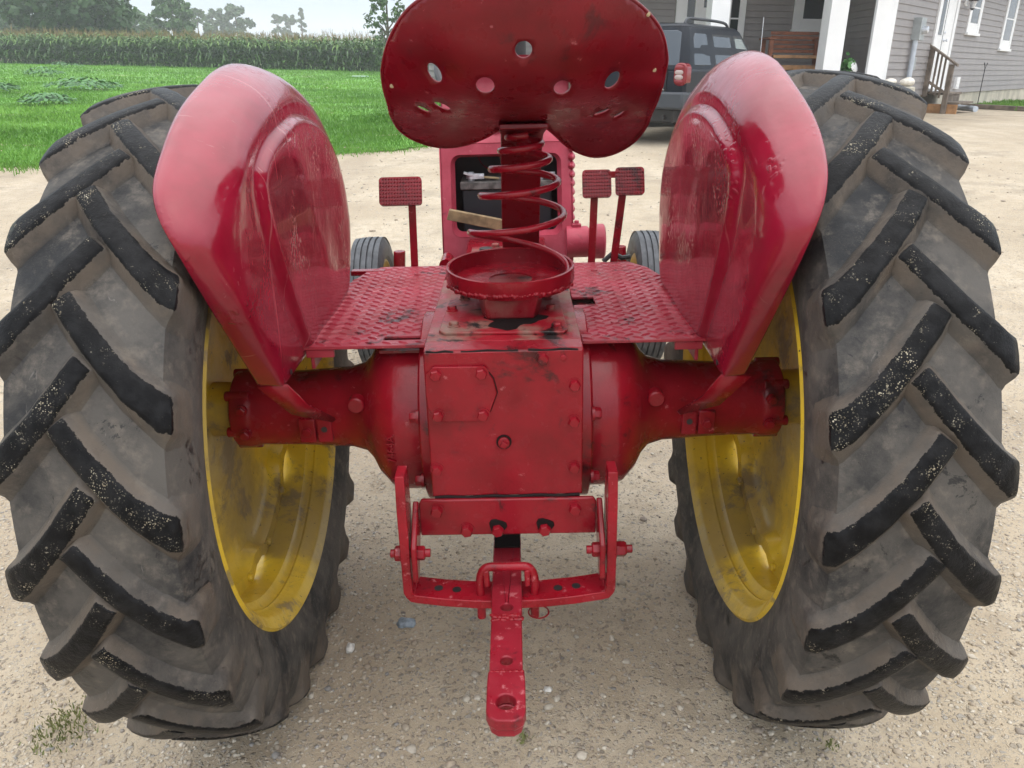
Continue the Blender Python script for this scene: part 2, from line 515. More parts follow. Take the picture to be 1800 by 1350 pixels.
def scatter_stones(n, sub, smin, smax, region, power=2.2):
    v0, f0 = ico(sub); k = len(v0)
    x = RNG.uniform(region[0], region[1], n); y = region[2] + (region[3] - region[2]) * RNG.random(n) ** 1.35
    sz = smin + (smax - smin) * RNG.random(n) ** power
    keep = vnoise(x, y, .6, 9) + .6 * RNG.random(n) > .05
    x, y, sz = x[keep], y[keep], sz[keep]; n = len(x)
    sc = np.stack([sz * RNG.uniform(.75, 1.35, n), sz * RNG.uniform(.75, 1.35, n), sz * RNG.uniform(.4, .8, n)], -1)
    V = v0[None] * (1 + .28 * RNG.standard_normal((n, k, 1)).clip(-1.3, 1.3) * (.55 if sub > 1 else .9)) * sc[:, None]
    a = RNG.uniform(0, 2 * PI, n); c, s = np.cos(a)[:, None], np.sin(a)[:, None]
    vx = V[..., 0] * c - V[..., 1] * s; vy = V[..., 0] * s + V[..., 1] * c
    V = np.stack([vx + x[:, None], vy + y[:, None], V[..., 2] + (ground_z(x, y) + sc[:, 2] * .12)[:, None]], -1)
    Fc = f0[None] + (np.arange(n) * k)[:, None, None]
    pal = np.array([(.42, .36, .28), (.52, .47, .39), (.33, .28, .23), (.54, .49, .41), (.32, .31, .295), (.40, .33, .25), (.24, .215, .19)])
    col = pal[RNG.choice(len(pal), n, p=[.29, .25, .15, .12, .04, .13, .02])] * RNG.uniform(.8, 1.12, (n, 1))
    return V.reshape(-1, 3), Fc.reshape(-1, f0.shape[1]), np.repeat(col, k, 0)
parts = [scatter_stones(60000, 1, .0018, .0062, (-2.2, 2.2, 1.0, 4.8), 2.0), scatter_stones(4200, 2, .0035, .0105, (-2.2, 2.2, 1.0, 4.8), 2.3),
         scatter_stones(3500, 1, .006, .02, (-4, 6, 3.6, 12))]
off = 0; VV = []; FF = []; CC = []
for v, f, c in parts:
    VV.append(v); FF.append(f + off); CC.append(c); off += len(v)
peb = obj('pebbles', npmesh('pebbles', np.concatenate(VV), np.concatenate(FF), smooth=False, tintcol=np.concatenate(CC)), 'stone')
struct(peb, 'stuff')

def stone(x, y, s, mat, label, cat='stone', rz=0.):
    v, f = ico(3)
    n = np.array([.16 * math.sin(5 * a[0] + 1.3) * math.cos(4 * a[1]) + .1 * math.sin(7 * a[2] + a[0] * 3) for a in v])
    v = v * (1 + n[:, None]) * np.array(s)
    o = obj('stone', npmesh('stone', v, f, smooth=True), mat, loc=(x, y, float(gh(x, y)) + s[2] * .25)); o.rotation_euler.z = rz
    tag(o, label, cat); return o
stone(-.29, 1.87, (.026, .019, .013), 'bluestone', 'flat blue grey stone lying left of the drawbar')
stone(-.43, 1.77, (.011, .017, .011), 'palestone', 'small pale pointed stone beside the left rear tyre')
stone(.10, 1.60, (.012, .009, .008), 'palestone', 'small whitish stone just right of the drawbar eye')

# ------------------------------------------------------------------ camera
f_px = 1420.
Mw = np.array([[0., 0, 0]] * 3)
def frame(p, ro, ya=0.):
    p, ro, ya = R(p), R(ro), R(ya)
    cp, sp, cr, sr, cy, sy = math.cos(p), math.sin(p), math.cos(ro), math.sin(ro), math.cos(ya), math.sin(ya)
    B = np.array([[1, 0, 0], [0, 0, -1], [0, 1, 0.]])
    return np.array([[cr, -sr, 0], [sr, cr, 0], [0, 0, 1]]) @ np.array([[1, 0, 0], [0, cp, -sp], [0, sp, cp]]) @ B @ np.array([[cy, -sy, 0], [sy, cy, 0], [0, 0, 1.]])
Mw = frame(21.66, .68); Mt = frame(21.74, -1.45, -.49)
CAMH = 1.465
cd = bpy.data.cameras.new('camera'); cam = bpy.data.objects.new('camera', cd); COL.objects.link(cam)
cd.sensor_width = 36; cd.lens = f_px / 1800 * 36; cd.clip_start = .05; cd.clip_end = 3000
A = Mw.T
cam.matrix_world = Matrix(((A[0, 0], -A[0, 1], -A[0, 2], 0), (A[1, 0], -A[1, 1], -A[1, 2], 0), (A[2, 0], -A[2, 1], -A[2, 2], CAMH), (0, 0, 0, 1)))
SC.camera = cam

# ------------------------------------------------------------------ the tractor
R0 = Mw.T @ Mt
TR = empty('tractor', (.0123, 1.7762, .0025))
TR.rotation_euler = Matrix(R0.tolist()).to_euler()
tag(TR, 'old red farm tractor with yellow rear rims seen from behind, drawbar towards the viewer', 'tractor')
AZ = .71   # axle height

# ---- rear wheels
def crown(x):      # tread base radius at lateral offset x
    return .7005 - .013 * (x / .125) ** 2 - .004 * (x / .125) ** 6

def rear_wheel(s, ph_in, ph_out):
    W = empty('rear_wheel', (s * .645, 0, AZ), TR)
    P = lambda ph, x, r: Vector((s * x, -r * math.cos(ph), r * math.sin(ph)))
    bm = bmesh.new(); lay = bm.verts.layers.float.new('lug'); lay2 = bm.verts.layers.float.new('flank')
    half = [(0, None), (.04, None), (.08, None), (.108, None), (.124, None), (.131, .664), (.136, .640), (.139, .612), (.137, .582), (.131, .555), (.124, .532), (.119, .515), (.114, .507)]
    prof = [(-x, crown(x) if r is None else r) for x, r in half[::-1]] + [(x, crown(x) if r is None else r) for x, r in half[1:]]
    seg = 140
    rings = [[bm.verts.new(P(2 * PI * i / seg, x, r)) for i in range(seg)] for x, r in prof]
    ring_faces(bm, rings)
    # arc-length parametrisation of the carcass section
    fx = [(x, crown(x)) for x in np.linspace(0, .124, 26)] + [(x, r) for x, r in half[5:]]
    fx = np.array(fx); sl = np.concatenate([[0], np.cumsum(np.hypot(*np.diff(fx, axis=0).T))])
    def surf(sig, ph, h):
        a = abs(sig); g = 1 if sig >= 0 else -1
        x = float(np.interp(a, sl, fx[:, 0])); r = float(np.interp(a, sl, fx[:, 1]))
        e = .008
        x1, r1 = float(np.interp(a + e, sl, fx[:, 0])), float(np.interp(a + e, sl, fx[:, 1])); x0, r0 = float(np.interp(max(a - e, 0), sl, fx[:, 0])), float(np.interp(max(a - e, 0), sl, fx[:, 1]))
        tx, tr = x1 - x0, r1 - r0; L = math.hypot(tx, tr); nx_, nr_ = -tr / L, tx / L
        return P(ph, g * (x + nx_ * h), r + nr_ * h)
    SH = float(np.interp(.124, fx[:26, 0], sl[:26]))     # arc length at the shoulder
    def lug(side, ph_c, xc, ph_s):
        RR = .70
        A0 = np.array((side * (SH - .001), ph_s * RR)); A1 = np.array((xc, ph_c * RR))
        dv = A1 - A0; ln = np.linalg.norm(dv); dv /= ln; sv = np.array((-dv[1], dv[0]))
        st = []      # (point in the flat, height factor, lug colour)
        down = np.array((side * 1., -.10)); down /= np.linalg.norm(down)
        phv = np.array((0., sv[1] - dv[1] * sv[0] / dv[0]))      # end faces run parallel to the shoulder
        for d_, hf, la in ((.085, .0, 0), (.066, .10, 0), (.044, .26, 0), (.022, .40, 0), (.009, .74, .0), (.002, .97, .85)):
            st.append((A0 + down * d_, hf, la))
        for t in np.linspace(.035, .97, 9):
            bend = sv * side * .006 * math.sin(PI * t)
            st.append((A0 + dv * ln * t + bend, 1., 1.))
        for e_, hf, la in ((.000, 1., .9), (.003, .82, .35), (.010, .22, 0.), (.022, -.1, 0.)):
            st.append((A1 + dv * e_, hf, la))
        rows = []
        for i, (q, hf, la) in enumerate(st):
            t = max(0., min(1., (i - 6) / 8)); w = .0188 - .003 * t
            hh = .0265 * hf; row = []
            fl = .018 if i > 4 else .022
            jw = RNG.normal(0, .0006)
            for sx, hz, lg in ((-w - fl, -.002, 0), (-w - .010, hh * .22, 0), (-w - .003, hh * .76, .38), (-w + .001, hh * .95, .8), (-w + .006, hh, 1), (0, hh * 1.02, 1), (w - .006, hh, 1), (w - .001, hh * .95, .8), (w + .003, hh * .76, .38), (w + .010, hh * .22, 0), (w + fl, -.002, 0)):
                kb = max(0., min(1., (10 - i) / 4)); kb = kb * kb * (3 - 2 * kb)
                p = q + (phv * kb + sv * (1 - kb)) * (sx + jw)
                v = bm.verts.new(surf(p[0], p[1] / RR, hz)); v[lay] = lg * la; v[lay2] = 1. if hz > .0005 else 0.; row.append(v)
            rows.append(row)
        ring_faces(bm, rows, closed=False)
    pitch = 2 * PI / 23
    for k in range(23):
        j = RNG.normal(0, .004)
        lug(-1, ph_in + k * pitch + j, .022, ph_in - R(14.6) + k * pitch + j)
        lug(1, ph_out + k * pitch - j, -.016, ph_out - R(13.2) + k * pitch - j)
    obj('tyre', bm, 'tyre', W, ang=50)
    # rim
    bm = bmesh.new()
    inn = [(-.117, .513), (-.122, .506), (-.117, .498), (-.109, .487), (-.102, .479), (-.078, .474), (-.072, .468), (-.066, .470), (-.058, .466), (-.048, .451), (-.03, .449), (.0, .449), (.034, .452), (.06, .466), (.078, .474), (.102, .479), (.109, .487), (.117, .498), (.122, .506), (.117, .513)]
    prof = inn + [(a * .97, r + .006) for a, r in inn[::-1]]
    lathe(bm, [(a * s, r) for a, r in prof], seg=96, loop=True)
    obj('rim', bm, 'yellow', W, ang=40)
    bm = bmesh.new()
    def mod(t, a, r):
        if r < .40: return 1
        k = abs(((t * 8 / (2 * PI)) % 1) - .5) * 2       # 0 mid lobe .. 1 gap
        return 1 - .05 * max(0, min(1, (k - .70) / .14))
    dp = [(.006, .451), (.009, .42), (.030, .409), (.042, .385), (.050, .33), (.053, .2), (.050, .11), (.050, .02)]
    lathe(bm, [(a * s, r) for a, r in dp] + [((a + .007) * s, r) for a, r in dp[::-1]], seg=128, loop=True, mod=mod)
    obj('wheel_disc', bm, 'yellow', W, ang=40)
    bm = bmesh.new()
    for k in range(8):
        for da in (-.2, .2):
            t = 2 * PI * (k + .5) / 8 + da
            bm = bmesh.new(); lathe(bm, [(-.001, .011), (.006, .011), (.010, .008), (.011, .0)], (s * .007, .431 * math.cos(t), .431 * math.sin(t)), (-s, 0, 0), 10)
            obj('rivet', bm, 'yellow', W)
    bm = bmesh.new()
    lathe(bm, [(-.01 * s, .064), (.055 * s, .066), (.056 * s, .10), (.075 * s, .10)], seg=32)
    obj('hub', bm, 'yellow', W, bevel=.002)
    return W
rear_wheel(1, R(33.3), R(40.6))
rear_wheel(-1, R(37.0), R(44.6))

# ---- axle housings
for s in (-1, 1):
    bm = bmesh.new()
    lathe(bm, [(.150, .05), (.150, .222), (.184, .222), (.185, .199), (.240, .198), (.266, .190), (.294, .160), (.311, .128), (.330, .107), (.365, .096), (.48, .089), (.580, .087), (.592, .090), (.602, .093), (.632, .093), (.640, .078), (.640, .03)], (0, 0, AZ), (s, 0, 0), 56)
    # cast pads on the tube
    for xx, dy in ((.416, 0), (.456, 0)):
        box(bm, (s * xx, -.085, AZ - .018), (.034 if xx < .43 else .038, .03, .058))
    for t in range(6):
        a = PI / 3 * t + .3
        cyl(bm, (s * .588, .084 * math.cos(a), AZ + .084 * math.sin(a)), (s * .645, .084 * math.cos(a), AZ + .084 * math.sin(a)), .012, seg=12)
    h = obj('axle_housing', bm, 'red', TR, bevel=.003)
    for p in [(s * .335, -.125, AZ + .05)]:
        bm = bmesh.new(); lathe(bm, [(-.03, .019), (-.006, .019), (-.003, .016)], p, (0, -1, -.1), 20); obj('plug', bm, 'red', h)
    for zz in (.770, .612):
        bm = bmesh.new(); yy = -math.sqrt(max(.218 ** 2 - (zz - AZ) ** 2, 0)); hexbolt(bm, (s * .187, yy, zz), (s, 0, 0), .013, .016); obj('bolt', bm, 'red', h)
    bm = bmesh.new(); hexbolt(bm, (s * .456, -.1, AZ - .020), (0, -1, 0), .011, .010); obj('bolt', bm, 'red', h)
    bm = bmesh.new(); lathe(bm, [(0, .007), (.0015, .007)], (s * .416, -.1005, AZ - .014), (0, -1, 0), 14); obj('bolt_hole', bm, 'dark_iron', h)
    for zz in (.745, .685):
        bm = bmesh.new(); hexbolt(bm, (s * .60, -.098, zz), (0, -1, 0), .011, .010); obj('bolt', bm, 'red', h)
    bm = bmesh.new(); cyl(bm, (s * .62, 0, AZ), (s * .70, 0, AZ), .054, seg=32); obj('axle_shaft', bm, 'yellow', h)
    if s < 0:
        me = text_mesh('7464A', .027, .003)
        o = obj('casting_number', me, 'red', h)
        ph = R(-6); n = Vector((0, -math.cos(ph), math.sin(ph))); up = Vector((-1, 0, 0)); xx_ = up.cross(n)
        o.matrix_local = Matrix((( xx_.x, up.x, n.x, -.250), (xx_.y, up.y, n.y, 0), (xx_.z, up.z, n.z, AZ), (0, 0, 0, 1))) @ Matrix.Translation((0, 0, .1965))

# ---- transmission body and rear cover
bm = bmesh.new()
box(bm, (0, .03, .762), (.306, .53, .326)); box(bm, (0, .62, .76), (.26, .75, .30)); box(bm, (0, 1.7, .72), (.24, 1.5, .26))
trans = obj('transmission_housing', bm, 'red', TR, bevel=.008)
bm = bmesh.new()
plate(bm, [(-.160, -.204), (.160, -.204), (.160, .30), (.13, .33), (-.13, .33), (-.160, .30)], [], lambda x, y: (x, y, .9252), lambda x, y: (x, y, .936))
tp = obj('top_plate', bm, 'red_top', TR, bevel=.002)
bm = bmesh.new()
prism(bm, [(-.125, -.165), (.127, -.175), (.135, -.16), (.128, .16), (-.128, .16), (-.136, -.15)], lambda x, y: (x, y, .936), lambda x, y: (x, y, .943))
obj('top_cover', bm, 'red_top', tp, bevel=.002)
for x, y in ((-.118, -.004), (-.094, .088), (-.106, -.124), (.112, -.148), (.106, -.013), (.102, .081)):
    bm = bmesh.new(); hexbolt(bm, (x, y, .943), (0, 0, 1), .011, .011); obj('bolt', bm, 'red_top', tp)
bm = bmesh.new()
prism(bm, [(-.234, .598), (-.25, .600), (-.25, .926), (-.246, .931), (-.205, .9368), (-.205, .598)], lambda y, z: (-.161, y, z), lambda y, z: (.161, y, z))
rc = obj('rear_cover', bm, 'red', TR, bevel=.003)
bm = bmesh.new()
ip = [(-.158, .884), (-.141, .900), (-.042, .899), (-.022, .872), (-.015, .840), (-.030, .800), (-.047, .779), (-.138, .779), (-.157, .810), (-.160, .845)]
prism(bm, ip, lambda x, z: (x, -.2502, z), lambda x, z: (x, -.2575, z))
ipl = obj('inspection_plate', bm, 'red', rc, bevel=.0015)
bm = bmesh.new(); tube(bm, [(x, -.2506, z) for x, z in ip[2:8]], .0022, 6); obj('gasket', bm, 'grease', rc)
for x, z in ((-.137, .884), (-.045, .885), (-.137, .794), (-.045, .794)):
    bm = bmesh.new(); hexbolt(bm, (x, -.2575, z), (0, -1, 0), .0122, .013); obj('bolt', bm, 'red', rc)
for x, z in ((.079, .911), (.143, .853), (.142, .772), (.143, .665), (-.147, .666)):
    bm = bmesh.new(); hexbolt(bm, (x, -.25, z), (0, -1, 0), .0122, .014); obj('bolt', bm, 'red', rc)
bm = bmesh.new(); lathe(bm, [(0, .007), (.004, .007), (.005, .005)], (.120, -.25, .912), (0, -1, 0), 16); obj('plug', bm, 'red', rc)
bm = bmesh.new(); lathe(bm, [(0, .016), (.003, .016), (.0035, .012)], (-.004, -.25, .728), (0, -1, 0), 20); obj('grease_ring', bm, 'grease', rc)
bm = bmesh.new(); lathe(bm, [(0, .0125), (.008, .0125), (.009, .010)], (-.004, -.2505, .728), (0, -1, 0), 16); box(bm, (-.004, -.264, .728), (.012, .012, .012), Matrix.Rotation(.5, 3, 'Y'))
obj('drain_plug', bm, 'red', rc, bevel=.001)
bm = bmesh.new()
for x0, x1, y in ((-.155, -.10, -.2475), (-.085, .03, -.247), (.05, .15, -.2475)):
    tube(bm, [(x0 + (x1 - x0) * t, y, .9285 + .0012 * math.sin(9 * t + x0 * 30)) for t in np.linspace(0, 1, 12)], .0026, 6)
obj('grease_streak', bm, 'grease', rc)
bm = bmesh.new(); tube(bm, [(-.155 + .31 * t, -.252, .599 + .0015 * math.sin(20 * t)) for t in np.linspace(0, 1, 24)], .004, 6); obj('grease_streak', bm, 'grease', rc)

# ---- foot plates
def footplate(s):
    z0, z1 = .903, .910
    if s < 0: out = [(-.437, -.145), (-.168, -.145), (-.168, -.108), (-.262, -.108), (-.262, -.082), (-.168, -.082), (-.168, .575), (-.36, .575), (-.40, .53), (-.437, .36)]
    else: out = [(.168, -.145), (.437, -.145), (.437, .36), (.405, .50), (.36, .575), (.168, .575), (.168, .20), (.222, .20), (.222, .13), (.168, .13)]
    bm = bmesh.new()
    plate(bm, out, [], lambda x, y: (x, y, z0), lambda x, y: (x, y, z1))
    # rolled edge and mounting angle under the rear edge
    box(bm, (s * .415, .02, .88), (.008, .30, .05)); box(bm, (s * .395, -.135, .893), (.06, .012, .018))
    p = obj('footplate', bm, 'red_plate', TR, bevel=.0015)
    # raised tread
    bm = bmesh.new(); k = 0
    y = -.13
    while y < .57:
        x = .180 + (.018 if k % 2 else 0)
        while x < .43:
            q = (s * x, y)
            if inside(q, out) and inside((q[0] + .008, q[1] + .008), out) and inside((q[0] - .008, q[1] - .008), out):
                a = R(32) if k % 2 else R(-32)
                ca, sa = math.cos(a), math.sin(a); L, wd, hh = .0155, .0042, .0030
                ring = [(-L, 0, 0), (-L * .5, -wd, 0), (L * .5, -wd, 0), (L, 0, 0), (L * .5, wd, 0), (-L * .5, wd, 0)]
                b = [bm.verts.new((q[0] + u * ca - v * sa, q[1] + u * sa + v * ca, z1 - .0003)) for u, v, _ in ring]
                t0 = bm.verts.new((q[0] - L * .55 * ca, q[1] - L * .55 * sa, z1 + hh)); t1 = bm.verts.new((q[0] + L * .55 * ca, q[1] + L * .55 * sa, z1 + hh))
                for f in ((b[0], b[1], t0), (b[1], b[2], t1, t0), (b[2], b[3], t1), (b[3], b[4], t1), (b[4], b[5], t0, t1), (b[5], b[0], t0)): bm.faces.new(f)
            x += .036
        y += .018; k += 1
    obj('tread_pattern', bm, 'red_plate', p, ang=60)
    for x, y in ((.40, -.115), (.25, -.02), (.25, .47)):
        bm = bmesh.new(); lathe(bm, [(0, .009), (.003, .008), (.004, .004)], (s * x, y, z1), (0, 0, 1), 14); obj('bolt', bm, 'red_plate', p)
footplate(-1); footplate(1)
for c_, d_2 in (((.20, .20, .890), (.075, .22, .006)), ((-.215, -.085, .888), (.11, .08, .006))):  # dark sheets added below the slots to close off the bright ground
    bm = bmesh.new(); box(bm, c_, d_2); obj('slot_backing', bm, 'red_dark', TR)

# ---- fenders
PL = [(.327, .190), (.385, .295), (.437, .41), (.432, .50), (.37, .578), (.24, .655), (.06, .697), (-.10, .692), (-.27, .650), (-.395, .580), (-.455, .505), (-.462, .45), (-.425, .365), (-.36, .27), (-.284, .165)]
OUT = [(.342, .200, .055), (.402, .31, .057), (.47, .44, .062), (.50, .55, .085), (.43, .625, .110), (.28, .705, .117), (.07, .764, .118), (-.12, .756, .118), (-.31, .694, .118), (-.452, .612, .116), (-.515, .555, .096), (-.527, .488, .068), (-.462, .385, .060), (-.384, .283, .057), (-.292, .172, .055)]
PEAR = [(.22, .612), (.345, .536), (.402, .437), (.396, .321), (.343, .225), (.31, .175), (.10, .172), (-.10, .172), (-.148, .208), (-.229, .325), (-.293, .442), (-.318, .529), (-.302, .585), (-.16, .640), (.027, .655)]
def fender(s):
    n = 64
    pl = catmull(PL, n); ou = catmull([(y, z, x) for y, z, x in OUT], n)
    bot = [np.array(PL[-1]) + (np.array(PL[0]) - np.array(PL[-1])) * t for t in np.linspace(0, 1, 16)[1:-1]]
    loop = pl + bot
    pear = catmull(PEAR, 140, True)
    c = np.array((.04, .44))
    def ray(p):
        d = p - c; best = .5
        for i in range(len(pear)):
            a = pear[i] - c; b = pear[(i + 1) % len(pear)] - c; e = b - a
            den = d[0] * e[1] - d[1] * e[0]
            if abs(den) < 1e-12: continue
            t = (a[0] * e[1] - a[1] * e[0]) / den; u = (a[0] * d[1] - a[1] * d[0]) / den
            if t > 0 and -1e-6 <= u <= 1 + 1e-6: best = t
        return min(best, .97)
    ts = [ray(p) for p in loop]
    X0 = .430
    def P(yz, dx):
        w = .0014 * math.sin(9 * yz[0] + 2) * math.sin(7 * yz[1]) + .0018 * math.sin(21 * yz[0] + 13 * yz[1] + s)
        return Vector((s * (X0 + dx + w), yz[0], yz[1] + AZ))
    bm = bmesh.new(); m = len(loop)
    def ring(fn): return [bm.verts.new(fn(i)) for i in range(m)]
    rg = []
    for k in (.25, .5, .75, .93): rg.append(ring(lambda i: P(c + (loop[i] - c) * ts[i] * k, -.018)))
    rg.append(ring(lambda i: P(c + (loop[i] - c) * ts[i] * .965, -.017)))
    rg.append(ring(lambda i: P(c + (loop[i] - c) * ts[i] * .985, -.011)))
    rg.append(ring(lambda i: P(c + (loop[i] - c) * ts[i] * 1.015, -.001)))
    rg.append(ring(lambda i: P(c + (loop[i] - c) * (ts[i] + (1 - ts[i]) * .30), .0)))
    rg.append(ring(lambda i: P(c + (loop[i] - c) * (ts[i] + (1 - ts[i]) * .78), .001)))
    rg.append(ring(lambda i: P(loop[i], .006)))
    ring_faces(bm, rg)
    bm.faces.new(rg[0])
    prev = rg[-1][:n]
    for kx, kr in ((.11, .32), (.30, .62), (.62, .87), (.93, .99), (1., 1.)):
        cur = []
        for i in range(n):
            o = ou[i]; yz = pl[i] + (o[:2] - pl[i]) * kr
            if kx == 1.: yz = yz * ((np.linalg.norm(yz) - .012) / np.linalg.norm(yz))
            cur.append(bm.verts.new(P(yz, .006 + (o[2] * (.84 if s > 0 else 1.) - .006) * kx)))
        ring_faces(bm, [prev, cur], closed=False); prev = cur
    f = obj('fender', bm, 'red_fender', TR, ang=180, sub=1, solid=.003)
    # mounting strap to the axle housing
    bm = bmesh.new()
    tube_pts = [((.430, -.282, AZ + .168), (.487, -.292, AZ + .17)), ((.412, -.215, AZ + .095), (.448, -.225, AZ + .082)), ((.385, -.112, AZ + .018), (.392, -.114, AZ + .012))]
    a = [bm.verts.new((s * p[0], p[1], p[2])) for p, _ in tube_pts]; b = [bm.verts.new((s * q[0], q[1], q[2])) for _, q in tube_pts]
    for i in range(2): bm.faces.new((a[i], a[i + 1], b[i + 1], b[i]))
    obj('mounting_strap', bm, 'red', f, solid=.006)
    bm = bmesh.new(); lathe(bm, [(0, .006), (.001, .006)], (s * .4285, -.252, AZ + .185), (-s, 0, 0), 12); obj('bolt_hole', bm, 'dark_iron', f)
    return f
fender(-1); fender(1)

# ---- seat
def s_prof(z):
    return float(np.interp(z, [1.24, 1.27, 1.30, 1.33, 1.352, 1.375, 1.40, 1.43, 1.48, 1.54, 1.61], [.11, .085, .05, .005, -.045, -.125, -.20, -.262, -.31, -.335, -.345]))
def sF(x, z):
    xn = (x - .05) / .24; up = max(0, min(1, (z - 1.34) / .1))
    return sum(s_prof(z + d) for d in (-.012, 0, .012)) / 3 + .10 * up * xn ** 2
so = [(-.012, 1.588), (-.07, 1.582), (-.119, 1.564), (-.146, 1.548), (-.167, 1.528), (-.187, 1.502), (-.204, 1.469), (-.212, 1.445), (-.211, 1.414), (-.210, 1.395), (-.213, 1.364), (-.203, 1.335), (-.175, 1.312), (-.128, 1.297), (-.078, 1.301), (-.034, 1.316), (-.006, 1.332), (.015, 1.342), (.032, 1.345), (.070, 1.345), (.094, 1.340), (.118, 1.321), (.148, 1.292), (.184, 1.272), (.216, 1.265), (.253, 1.272), (.287, 1.294), (.306, 1.326), (.309, 1.368), (.312, 1.412), (.316, 1.452), (.310, 1.476), (.296, 1.506), (.272, 1.531), (.234, 1.556), (.18, 1.576), (.11, 1.588), (.05, 1.590)]
so = [tuple(p) for p in catmull(so, 150, True)]
holes = [ellipse(.05, 1.484, .0145, .0135), ellipse(-.107, 1.451, .0175, .0115, R(-62)), ellipse(.210, 1.431, .0170, .0115, R(52)), ellipse(-.018, 1.428, .0165, .0145), ellipse(.119, 1.421, .0155, .0132), ellipse(-.143, 1.385, .0125, .0042, R(-31)), ellipse(-.104, 1.391, .0165, .0058, R(-27)), ellipse(.205, 1.370, .0155, .0042, R(24)), ellipse(.242, 1.363, .0115, .0035, R(40))]
vs, fs = tri2d(so, holes, .0105)
bm = bmesh.new()
bv = [bm.verts.new((x, sF(x, z), z)) for x, z in vs]
for f in fs: bm.faces.new([bv[i] for i in f])
bmesh.ops.recalc_face_normals(bm, faces=bm.faces)
seat = obj('seat', bm, 'red_seat_shaded', TR, ang=180, solid=.004)
bm = bmesh.new(); tube(bm, [(x, sF(x, z) + .002, z) for x, z in so], .0045, 10, True); obj('rolled_rim', bm, 'red_seat_shaded', seat, ang=60)
for x, z in ((-.195, 1.428), (.292, 1.445), (.265, 1.535)):
    bm = bmesh.new(); lathe(bm, [(-.002, .004), (.002, .004), (.003, .002)], (x, sF(x, z) - .002, z), (0, -1, 0), 10); obj('rivet', bm, 'wire', seat)
# arm
bm = bmesh.new()
arm = catmull([(.285, .93), (.262, 1.02), (.205, 1.15), (.155, 1.24), (.095, 1.297), (.02, 1.330), (-.072, 1.344)], 26)
xa = [.041 + .010 * i / 25 for i in range(26)]
rows = []
for i, (y, z) in enumerate(arm):
    t = arm[min(i + 1, 25)] - arm[max(i - 1, 0)]; t = t / np.linalg.norm(t); nn = np.array((-t[1], t[0])) * .005
    w = .0465 + (.003 if i > 20 else 0)
    rows.append([bm.verts.new((xa[i] + a * w, y + b * nn[0], z + b * nn[1])) for a, b in ((-1, -1), (1, -1), (1, 1), (-1, 1))])
ring_faces(bm, rows); bm.faces.new(rows[0]); bm.faces.new(rows[-1][::-1])
armo = obj('seat_arm', bm, 'red_seat_shaded', TR, bevel=.002)
bm = bmesh.new(); hexbolt(bm, (.052, .045, 1.300), (0, -.5, -1), .013, .022); obj('bolt', bm, 'red', armo)
# spring
sp_n = [-.62, -.5, -.25, 0, .5, 1, 1.5, 2, 2.5, 3, 3.5, 4, 4.3]
sp_z = [1.008, 1.02, 1.065, 1.112, 1.150, 1.193, 1.222, 1.250, 1.271, 1.288, 1.303, 1.316, 1.322]
sp_r = [.130, .130, .119, .107, .098, .0885, .078, .068, .057, .048, .039, .032, .030]
sp_n = [-1.4, -1.0] + sp_n; sp_z = [.992, .996] + sp_z; sp_r = [.130, .131] + sp_r
pts = []
for n_ in np.linspace(-1.4, 4.3, 260):
    z = float(np.interp(n_, sp_n, sp_z)); r = float(np.interp(n_, sp_n, sp_r)); k = (z - 1.0) / .325
    th = PI + 2 * PI * n_
    yc = .05 * (1 - k) + .015 * k
    pts.append((.016 * (1 - k) ** 2 + .050 * (1 - (1 - k) ** 2) + r * math.cos(th), yc + r * math.sin(th) * .95, z))
bm = bmesh.new(); tube(bm, pts, .0078, 12); obj('seat_spring', bm, 'red', TR, ang=80)
# cup ring and pedestal
bm = bmesh.new()
rc_c = Vector((.016, .045, .985)); rd = Vector((0, -.05, 1))
lathe(bm, [(.016, .139), (.05, .139), (.0515, .1425), (.05, .146), (.018, .147), (.010, .143), (.010, .05), (.016, .05)], rc_c, rd, 72, loop=True)
cup = obj('spring_cup', bm, 'red', TR, ang=30)
bm = bmesh.new()
d_, u_, v_ = axis_frame(rd)
for i in range(70):
    t = -2.9 + 2.6 * i / 69
    r = .0035 + random.uniform(-.001, .003)
    p = rc_c + d_ * (.013 + random.uniform(-.002, .002)) + (Vector((math.cos(t), math.sin(t), 0)) * .1455)
    bmesh.ops.create_icosphere(bm, subdivisions=2, radius=r, matrix=Matrix.Translation(p))
obj('weld_bead', bm, 'red', cup, ang=80)
bm = bmesh.new()
rows = []
for z, x0, x1, y0, y1 in ((1.000, -.055, .089, -.092, .12), (.946, -.048, .078, -.084, .11), (.9372, -.042, .072, -.074, .10)):
    rows.append([bm.verts.new(p) for p in ((x0 + .012, y0, z), (x1 - .012, y0, z), (x1, y0 + .03, z), (x1, y1, z), (x0, y1, z), (x0, y0 + .03, z))])
ring_faces(bm, rows); bm.faces.new(rows[0]); bm.faces.new(rows[-1])
obj('pedestal', bm, 'red_dark', cup, bevel=.003)
bm = bmesh.new(); lathe(bm, [(0, .062), (.0012, .058)], (.018, -.085, .9432), (0, 0, 1), 26, mod=lambda t, a, r: 1 + .25 * math.sin(3 * t + 1) + .12 * math.sin(7 * t)); obj('grease_patch', bm, 'grease', cup)

